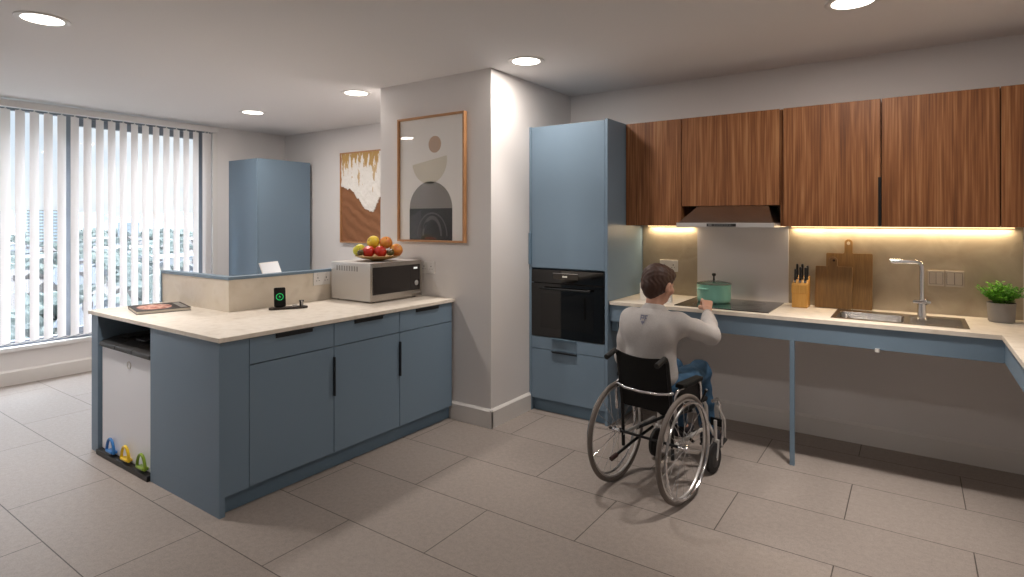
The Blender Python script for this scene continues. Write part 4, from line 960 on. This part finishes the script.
# joints in the chair frame (x right, y forward, z up)
NECK = wl_(-1.245, 3.262, 1.010); HEAD = wl_(-1.238, 3.300, 1.142)
SHR = wl_(-1.098, 3.262, .930); ELR = wl_(-.995, 3.510, .835); WRR = wl_(-1.092, 3.790, .925); HDR = wl_(-1.114, 3.860, .985)
SHL = wl_(-1.395, 3.272, .930); ELL = wl_(-1.445, 3.29, .69); WRL = wl_(-1.36, 3.52, .64); HDL = wl_(-1.32, 3.59, .625)
HIPR = np.array([.078, .145, .55]); HIPL = np.array([-.092, .145, .55])
KNR = wl_(-1.085, 3.600, .590); KNL = wl_(-1.255, 3.590, .585)
ANR = np.array([.095, .60, .19]); ANL = np.array([-.095, .60, .19])
SPINE = np.array([-.022, .115, .59]); CHEST = np.array([-.032, .125, .825])
skin = mat('skin', '#C99A83', .5, Subsurface_Weight=.0)
HR = rotm(rx=math.radians(-14), rz=math.radians(-10))   # head: nodding forward, turned slightly towards the pot
def hp(x, y, z): return HEAD+HR @ np.array([x, y, z])
S = SDF((-.36, -.06, .03), (.36, .90, 1.32), .0036)
# head
S.ell(hp(0, -.012, .028), (.073, .090, .082), .02, R=HR); S.ell(hp(0, .028, -.030), (.058, .066, .075), .03, R=HR); S.ell(hp(0, .052, -.078), (.034, .032, .026), .025, R=HR)
S.ell(hp(0, .083, .018), (.045, .018, .014), .02, R=HR); S.cap(hp(0, .088, .010), hp(0, .108, -.028), .009, .013, .012); S.ell(hp(0, .094, -.058), (.024, .011, .009), .010, R=HR)
for q in (-1, 1):
    S.ell(hp(q*.030, .092, .004), (.015, .012, .010), .010, 'sub', R=HR)
    S.ell(hp(q*.045, .062, -.022), (.024, .02, .022), .02, R=HR)
    ER = HR @ rotm(rz=q*math.radians(-22), rx=math.radians(-8))
    S.ell(hp(q*.080, -.004, -.014), (.012, .020, .034), .008, R=ER); S.ell(hp(q*.093, .002, -.012), (.006, .010, .018), .006, 'sub', R=ER)
# neck, torso core
S.cap(NECK+np.array([0, -.01, -.03]), hp(0, -.012, -.05), .052, .048, .03); S.cap(SHL, SHR, .045, .045, .04); S.ell(CHEST, (.135, .085, .15), .05); S.ell(SPINE, (.13, .10, .13), .06)
for sh, el, wr in ((SHR, ELR, WRR), (SHL, ELL, WRL)):
    S.cap(sh, el, .040, .033, .03); S.cap(el, wr, .033, .022, .02)
for hi_, kn, an in ((HIPR, KNR, ANR), (HIPL, KNL, ANL)):
    S.cap(hi_, kn, .065, .048, .04); S.cap(kn, an, .046, .030, .03)
    S.cap(an, an+np.array([0, .11, -.055]), .030, .026, .02)
def hand(w, h, up, side, curls, thumb_side, grip):
    """palm from wrist w to knuckles h; up = back-of-hand normal; side = across the palm towards the little finger"""
    w = np.array(w); h = np.array(h); f = (h-w)/np.linalg.norm(h-w); up = np.array(up, float); up -= f*(up@f); up /= np.linalg.norm(up); sd = np.cross(f, up)*side
    S.cap(w, w+f*.02, .022, .021, .015)
    for q in (-.024, -.008, .008, .024): S.cap(w+f*.012+sd*q*.6, h+sd*q, .0135, .0115, .010)
    lens = [(.040, .024, .019), (.044, .028, .021), (.041, .026, .020), (.032, .020, .018)]
    for q, (off, ln) in enumerate(zip((-.027, -.009, .009, .026), lens)):
        p = h+sd*off+f*.002; d = f.copy(); ang = 0; rad = .0090 if q < 3 else .0080
        for s_i, l_ in enumerate(ln):
            ang += curls[q]*(.95, 1.15, .8)[s_i]; d = f*math.cos(ang)-up*math.sin(ang); p2 = p+d*l_; S.cap(p, p2, rad, rad*.93, .004); p = p2; rad *= .94
    # thumb leaves the index side near the wrist
    p = w+f*.028-sd*.022-up*.006; p1 = p+(f*.55-sd*.55-up*.55)*.034; p2 = p1+(f*.80+sd*.10-up*.62)*.032; p3 = p2+(f*.70+sd*.55-up*.45)*.024
    S.chain([p, p1, p2, p3], [.0135, .0115, .0098, .0088], .008)
hand(WRR+(HDR-WRR)*.15, HDR, (.35, -.35, .9), 1, (.62, .95, 1.05, 1.1), -1, 0)
hand(WRL+(HDL-WRL)*.15, HDL, (-.2, -.2, .95), -1, (.35, .4, .45, .5), 1, 0)
pme = S.mesh('person')
per = link('person', pme, skin); per.location = WC; per.rotation_euler = (0, 0, WR)
tag(per, 'seated person with short brown hair, grey sweatshirt and jeans reaching over the hob', 'person')
# hair: cap over the skull, short at the nape
S = SDF(HEAD-.14, HEAD+.15, .0032)
S.ell(hp(0, -.016, .034), (.084, .099, .090), .01, R=HR); S.ell(hp(0, -.040, -.018), (.068, .068, .062), .03, R=HR); S.cap(hp(0, -.052, -.03), hp(0, -.050, -.058), .046, .036, .03)
S.ell(hp(.01, .045, .070), (.060, .055, .040), .03, R=HR)
S.ell(hp(0, .105, -.030), (.085, .075, .070), .012, 'sub', R=HR)    # the face
for q in (-1, 1):
    S.ell(hp(q*.094, .008, -.022), (.034, .032, .040), .008, 'sub', R=HR)
    S.ell(hp(q*.090, .030, -.055), (.035, .05, .045), .01, 'sub', R=HR)
gxx, gyy, gzz = np.meshgrid(*S.ax, indexing='ij'); S.F += (.0016*np.sin(gxx*150+np.sin(gzz*70)*2)*np.sin(gyy*170+gzz*60)).astype(np.float32)
hair_m = ramp_mat('brown_hair', ['#2C1A13', '#452B20', '#38221A'], (60, 60, 14), 5, 4, rough=.55, bump=.6)
link('hair', S.mesh('hair'), hair_m, per)
for q in (-1, 1):
    b = MB(); b.ico(hp(q*.030, .0765, .003), .0112, 3); e = b.build('eye', mat('eye_white', '#E4DED8', .2), per, smooth=True)
    b = MB(); b.ico(hp(q*.031, .0842, .002), .0050, 2); b.build('iris', mat('iris_brown', '#2A1A12', .2), e, smooth=True)
    b = MB(); b.tube([hp(q*.016, .098, .020), hp(q*.030, .098, .025), hp(q*.045, .088, .020)], [.002, .003, .0015], 6); b.build('eyebrow', hair_m, per, smooth=True)
b = MB(); b.tube([hp(-.020, .0985, -.058), hp(0, .1035, -.057), hp(.020, .0985, -.058)], [.002, .0045, .002], 8); b.build('lips', mat('lip_pink', '#A8665C', .5), per, smooth=True)
# sweatshirt
S = SDF((-.36, -.08, .48), (.36, .74, 1.12), .0044)
S.cap(SHL+np.array([.02, 0, -.01]), SHR+np.array([-.02, 0, -.01]), .064, .064, .05)
S.ell(CHEST+np.array([0, -.005, .03]), (.160, .112, .150), .05); S.ell(CHEST+np.array([0, -.012, -.12]), (.152, .112, .16), .05); S.ell(SPINE+np.array([0, 0, .03]), (.148, .118, .11), .05)
S.cap(NECK+np.array([0, -.012, -.045]), NECK+np.array([0, -.004, -.012]), .080, .060, .05)
S.ell(CHEST+np.array([-.075, -.045, .05]), (.08, .06, .09), .04); S.ell(CHEST+np.array([.075, -.045, .05]), (.08, .06, .09), .04)
for sh, el, wr, e1 in ((SHR, ELR, WRR, 0), (SHL, ELL, WRL, 1)):
    wr2 = el+(wr-el)*.93
    S.cap(sh, sh+(el-sh)*.5, .060, .056, .05); S.cap(sh+(el-sh)*.5, el, .060, .054, .03); S.cap(el, el+(wr-el)*.45, .055, .047, .03); S.cap(el+(wr-el)*.45, el+(wr-el)*.80, .047, .039, .02)
    S.cap(el+(wr-el)*.84, wr2, .031, .030, .008)
    f_ = (wr-el)/np.linalg.norm(wr-el)
    for tt, rr2 in ((.72, .041), (.60, .045), (.47, .049), (.12, .057)): S.cap(el+(wr-el)*tt-f_*.002, el+(wr-el)*tt+f_*.004, rr2, rr2-.002, .014)
X_, Y_, Z_ = np.meshgrid(*S.ax, indexing='ij')
fold = np.sin(38*Z_+14*X_+3*np.sin(9*X_+4*Y_))*np.sin(11*X_+5*Z_)+.6*np.sin(60*Z_-30*np.abs(X_)+2*np.sin(20*Y_))
wt_low = np.clip((.90-Z_)/.25, .15, 1)
S.F += (.0026*fold*wt_low).astype(np.float32)
# neck opening and wrist ends
S.ell(NECK+np.array([0, .012, .028]), (.050, .050, .035), .010, 'sub')
sw_m = mat('grey_marl_jersey', '#BDB9B7', .9, spec=.15, bump=.25, bscale=900, var=.06, vscale=160)
sw = link('sweatshirt', S.mesh('sweatshirt'), sw_m, per)
b = MB(); nn = 40; b.tube([NECK+np.array([.056*math.cos(2*PI*k/nn), .010+.055*math.sin(2*PI*k/nn), .004-.012*math.sin(2*PI*k/nn)]) for k in range(nn)], .0085, 8, closed=True); b.build('collar_ribbing', sw_m, sw, smooth=True)
for el, wr in ((ELR, WRR), (ELL, WRL)):
    f_ = (wr-el)/np.linalg.norm(wr-el); c_ = el+(wr-el)*.93
    u = np.cross(f_, [0, 0, 1]); u /= np.linalg.norm(u); v = np.cross(u, f_)
    b = MB(); b.tube([c_+u*.028*math.cos(2*PI*k/24)+v*.028*math.sin(2*PI*k/24) for k in range(24)], .006, 8, closed=True); b.build('cuff', sw_m, sw, smooth=True)
# printed emblem between the shoulder blades, projected on the cloth
def back_y(x, z):
    i = int(round((x-S.lo[0])/S.h)); k = int(round((z-S.lo[2])/S.h)); col = S.F[i, :, k]; j = int(np.argmax(col < 0)); f0, f1 = col[j-1], col[j]
    return S.lo[1]+S.h*(j-1+f0/(f0-f1))
em = mat('emblem_ink', '#84869A', .8)
ec = wl_(-1.268, 3.16, .955)
def patch(name, quad):
    b = MB(); n = 6
    g = {}
    for i in range(n+1):
        for j in range(n+1):
            s_, t_ = i/n, j/n; p = [(1-s_)*(1-t_)*quad[0][k]+s_*(1-t_)*quad[1][k]+s_*t_*quad[2][k]+(1-s_)*t_*quad[3][k] for k in (0, 1)]
            x, z = ec[0]+p[0]*.85, ec[2]+p[1]*.85; g[i, j] = b.bm.verts.new((x, back_y(x, z)-.0016, z))
    for i in range(n):
        for j in range(n): b.bm.faces.new((g[i, j], g[i+1, j], g[i+1, j+1], g[i, j+1]))
    return b.build(name, em, sw, smooth=True)
bars = [[(-.026, .028), (-.018, .028), (-.018, -.008), (-.026, -.008)], [(-.018, .028), (.004, .028), (.004, .020), (-.018, .020)], [(-.004, .020), (.004, .020), (.004, .004), (-.004, .004)],
        [(-.018, .012), (.002, .012), (.002, .004), (-.018, .004)], [(.008, .028), (.028, .028), (.026, .020), (.008, .020)], [(.008, .020), (.015, .020), (.015, -.008), (.008, -.008)], [(.015, .012), (.024, .012), (.023, .004), (.015, .004)],
        [(-.016, -.012), (.014, -.012), (.010, -.024), (-.012, -.024)], [(-.008, -.024), (.006, -.024), (.004, -.034), (-.006, -.034)]]
for q in bars: patch('printed_emblem', q)
# jeans
S = SDF((-.24, -.06, .16), (.24, .78, .72), .0044)
S.ell((-.01, .135, .55), (.155, .10, .072), .03)
for hi_, kn, an in ((HIPR, KNR, ANR), (HIPL, KNL, ANL)):
    S.cap(hi_, hi_+(kn-hi_)*.55, .082, .074, .03); S.cap(hi_+(kn-hi_)*.55, kn, .074, .064, .03); S.cap(kn, kn+(an-kn)*.5, .062, .056, .03); S.cap(kn+(an-kn)*.5, an+np.array([0, 0, .03]), .056, .050, .03)
X_, Y_, Z_ = np.meshgrid(*S.ax, indexing='ij'); S.F += (.0028*np.sin(70*Z_+25*Y_+2*np.sin(30*X_))*np.sin(30*Y_+8*X_)).astype(np.float32)
link('jeans', S.mesh('jeans'), mat('blue_denim', '#395773', .85, spec=.2, bump=.3, bscale=800, var=.18, vscale=25), per)
# shoes
for an in (ANR, ANL):
    S = SDF(an-np.array([.07, .09, .14]), an+np.array([.07, .24, .06]), .004)
    S.cap(an+np.array([0, -.01, -.02]), an+np.array([0, 0, -.045]), .042, .040, .02); S.ell(an+np.array([0, .065, -.05]), (.045, .115, .032), .02); S.ell(an+np.array([0, .01, -.05]), (.040, .055, .034), .02); S.ell(an+np.array([0, .06, -.085]), (.30, .30, .0155), .001, 'sub')
    sh = link('shoe', S.mesh('shoe'), mat('dark_shoe', '#22222A', .6), per)
    b = MB(); b.prism([(.047*math.sin(t)*(1 if math.cos(t) > 0 else .85), .062+.118*math.cos(t)) for t in [2*PI*k/28 for k in range(28)]], lambda u, v, d: (an[0]+u, an[1]+v, an[2]+d), -.082, -.066); b.build('sole', mat('pale_sole', '#B5B0A8', .6), sh)

# ------------------------------------------------------------------ the town outside
GZ = -34.0
gm_ = ramp_mat('distant_ground', ['#262B27', '#343B37', '#474A47', '#2D332E'], (1, 1, 1), .03, 8, rough=.95, bump=0)
b = MB(); b.box(-9000, -20, -1500, 9000, GZ-1, GZ); struct('ground', b, gm_)
hl = MB(); _p = []
for k in range(90):
    a = -.1+.9*k/89; d_ = 4300+500*math.sin(k*.7); hz = 62+14*math.sin(k*.37)+8*math.sin(k*1.3+1)+4*math.sin(k*2.9)
    _p.append([hl.bm.verts.new((-d_*math.cos(a)*s_, d_*math.sin(a)*s_, z_)) for s_, z_ in ((.82, GZ), (.95, GZ+hz*.8), (1.0, GZ+hz+18), (1.08, GZ))])
for k in range(89):
    for j in range(3): hl.bm.faces.new((_p[k][j], _p[k+1][j], _p[k+1][j+1], _p[k][j+1]))
struct('hills', hl, ramp_mat('distant_hill', ['#39444A', '#414C52', '#48545A'], (1, 1, 1), .004, 6, rough=.95, bump=0))
rnd = random.Random(11)
hm = [mat('house_'+c, h, .9) for c, h in (('white', '#66686C'), ('brick', '#403A39'), ('cream', '#56544F'))]; rm = [mat('roof_'+c, h, .85) for c, h in (('grey', '#34373C'), ('brown', '#3A3533'))]
protos = []
for v_, (cn, hmat) in enumerate(zip(('white', 'brick red', 'cream'), hm)):
    hs = thing('house', (0, 0, GZ), 0, None, 'house'); hs['group'] = 'distant %s houses of the town' % cn; hs['label'] = 'small distant %s house of the town seen between blind slats' % cn
    b = MB(); b.box(-5, 5, -8, 8, 0, 6); b.build('house_walls', hmat, hs)
    b = MB(); b.prism([(-5.6, 6), (5.6, 6), (0, 9.6)], lambda u, v, d: (u, d, v), -8.4, 8.4); b.build('roof', rm[v_ % 2], hs)
    b = MB(); b.box(-1, 1, 3, 4.4, 8, 10.8); b.build('chimney', hm[1], hs)
    protos.append(hs)
used = set()
SHEDS = ((460, .16), (560, .27), (700, .37), (520, .44), (900, .22), (1100, .33), (800, .12), (950, .45)); TOWERS = ((900, .285), (1300, .38), (1500, .20))
taken = [(-d*math.cos(a), d*math.sin(a), 42) for d, a in SHEDS]+[(-d*math.cos(a), d*math.sin(a), 25) for d, a in TOWERS]
k = -1; tries = 0
while k < 129 and tries < 6000:
    tries += 1
    dist = 70*math.exp(rnd.uniform(0, 2.75)); ang = rnd.uniform(.08, .56); x = -dist*math.cos(ang); y = dist*math.sin(ang)
    if any((x-p)**2+(y-q)**2 < (r_+15)**2 for p, q, r_ in taken): continue
    taken.append((x, y, 15)); k += 1
    pr_ = protos[k % 3]; sc_ = rnd.uniform(.8, 1.25)
    if k % 3 not in used: used.add(k % 3); pr_.location = (x, y, GZ); pr_.rotation_euler = (0, 0, rnd.uniform(0, 3))
    else: dup(pr_, (x, y, GZ), rnd.uniform(0, 3), scale=(sc_, sc_, sc_))
wh = None
for k, (dist, ang) in enumerate(SHEDS):
    x, y = -dist*math.cos(ang), dist*math.sin(ang)
    if wh is None:
        wh = thing('warehouse', (x, y, GZ), .3, 'long flat white warehouse far off in the town outside', 'warehouse', 'distant white warehouses')
        b = MB(); b.box(-14, 14, -30, 30, 0, 8); b.build('shed_walls', hm[0], wh); b = MB(); b.prism([(-14.5, 8), (14.5, 8), (0, 10)], lambda u, v, d: (u, d, v), -30.5, 30.5); b.build('roof', mat('shed_roof', '#55585C', .6), wh)
    else: dup(wh, (x, y, GZ), rnd.uniform(-.3, .6))
tb = None
for k, (dist, ang, hh) in enumerate([(d, a, h) for (d, a), h in zip(TOWERS, (.60, .66, .70))]):
    x, y = -dist*math.cos(ang), dist*math.sin(ang)
    if tb is None:
        tb = thing('tower_block', (x, y, GZ), .2, 'pale tower block on the far skyline', 'tower block', 'distant tower blocks')
        b = MB(); b.box(-12, 12, -12, 12, 0, 48); b.build('tower_walls', hm[2], tb); b = MB()
        for q in range(12): b.box(-12.2, 12.2, -12.2, 12.2, 3+q*3.8, 4.6+q*3.8)
        b.build('window_bands', mat('tower_glass', '#7A8894', .3), tb)
    else: dup(tb, (x, y, GZ), rnd.uniform(0, 1), scale=(1, 1, hh))
tm = bpy.data.meshes.new('woodland_canopy'); bmm = bmesh.new(); bmesh.ops.create_icosphere(bmm, subdivisions=2, radius=1); base_v = np.array([v.co[:] for v in bmm.verts]); base_f = np.array([[v.index for v in f.verts] for f in bmm.faces]); bmm.free()
VV, FF, MI = [], [], []; off = 0; rs = np.random.RandomState(4)
for k in range(2600):
    dist = 60*math.exp(rs.uniform(0, 3.2)); ang = rs.uniform(.06, .60); x = -dist*math.cos(ang); y = dist*math.sin(ang); r = rs.uniform(2.2, 5.0)*(1+dist/900)
    if any((x-p)**2+(y-q)**2 < (q_*.8+r)**2 for p, q, q_ in taken): continue
    v = base_v*(1+.18*rs.randn(len(base_v), 1))*np.array([r, r, r*.85])+np.array([x, y, GZ+r*.75]); VV.append(v); FF.append(base_f+off); MI += [rs.randint(3)]*len(base_f); off += len(base_v)
tm.from_pydata(np.concatenate(VV).tolist(), [], np.concatenate(FF).tolist()); tm.polygons.foreach_set('material_index', MI)
o = link('woodland_canopy', tm, [mat('tree_a', '#232A28', .95), mat('tree_b', '#2E3633', .95), mat('tree_c', '#3A413D', .95)])
tag(o, 'green tree canopy spread through the town outside the window', 'trees', kind='stuff')
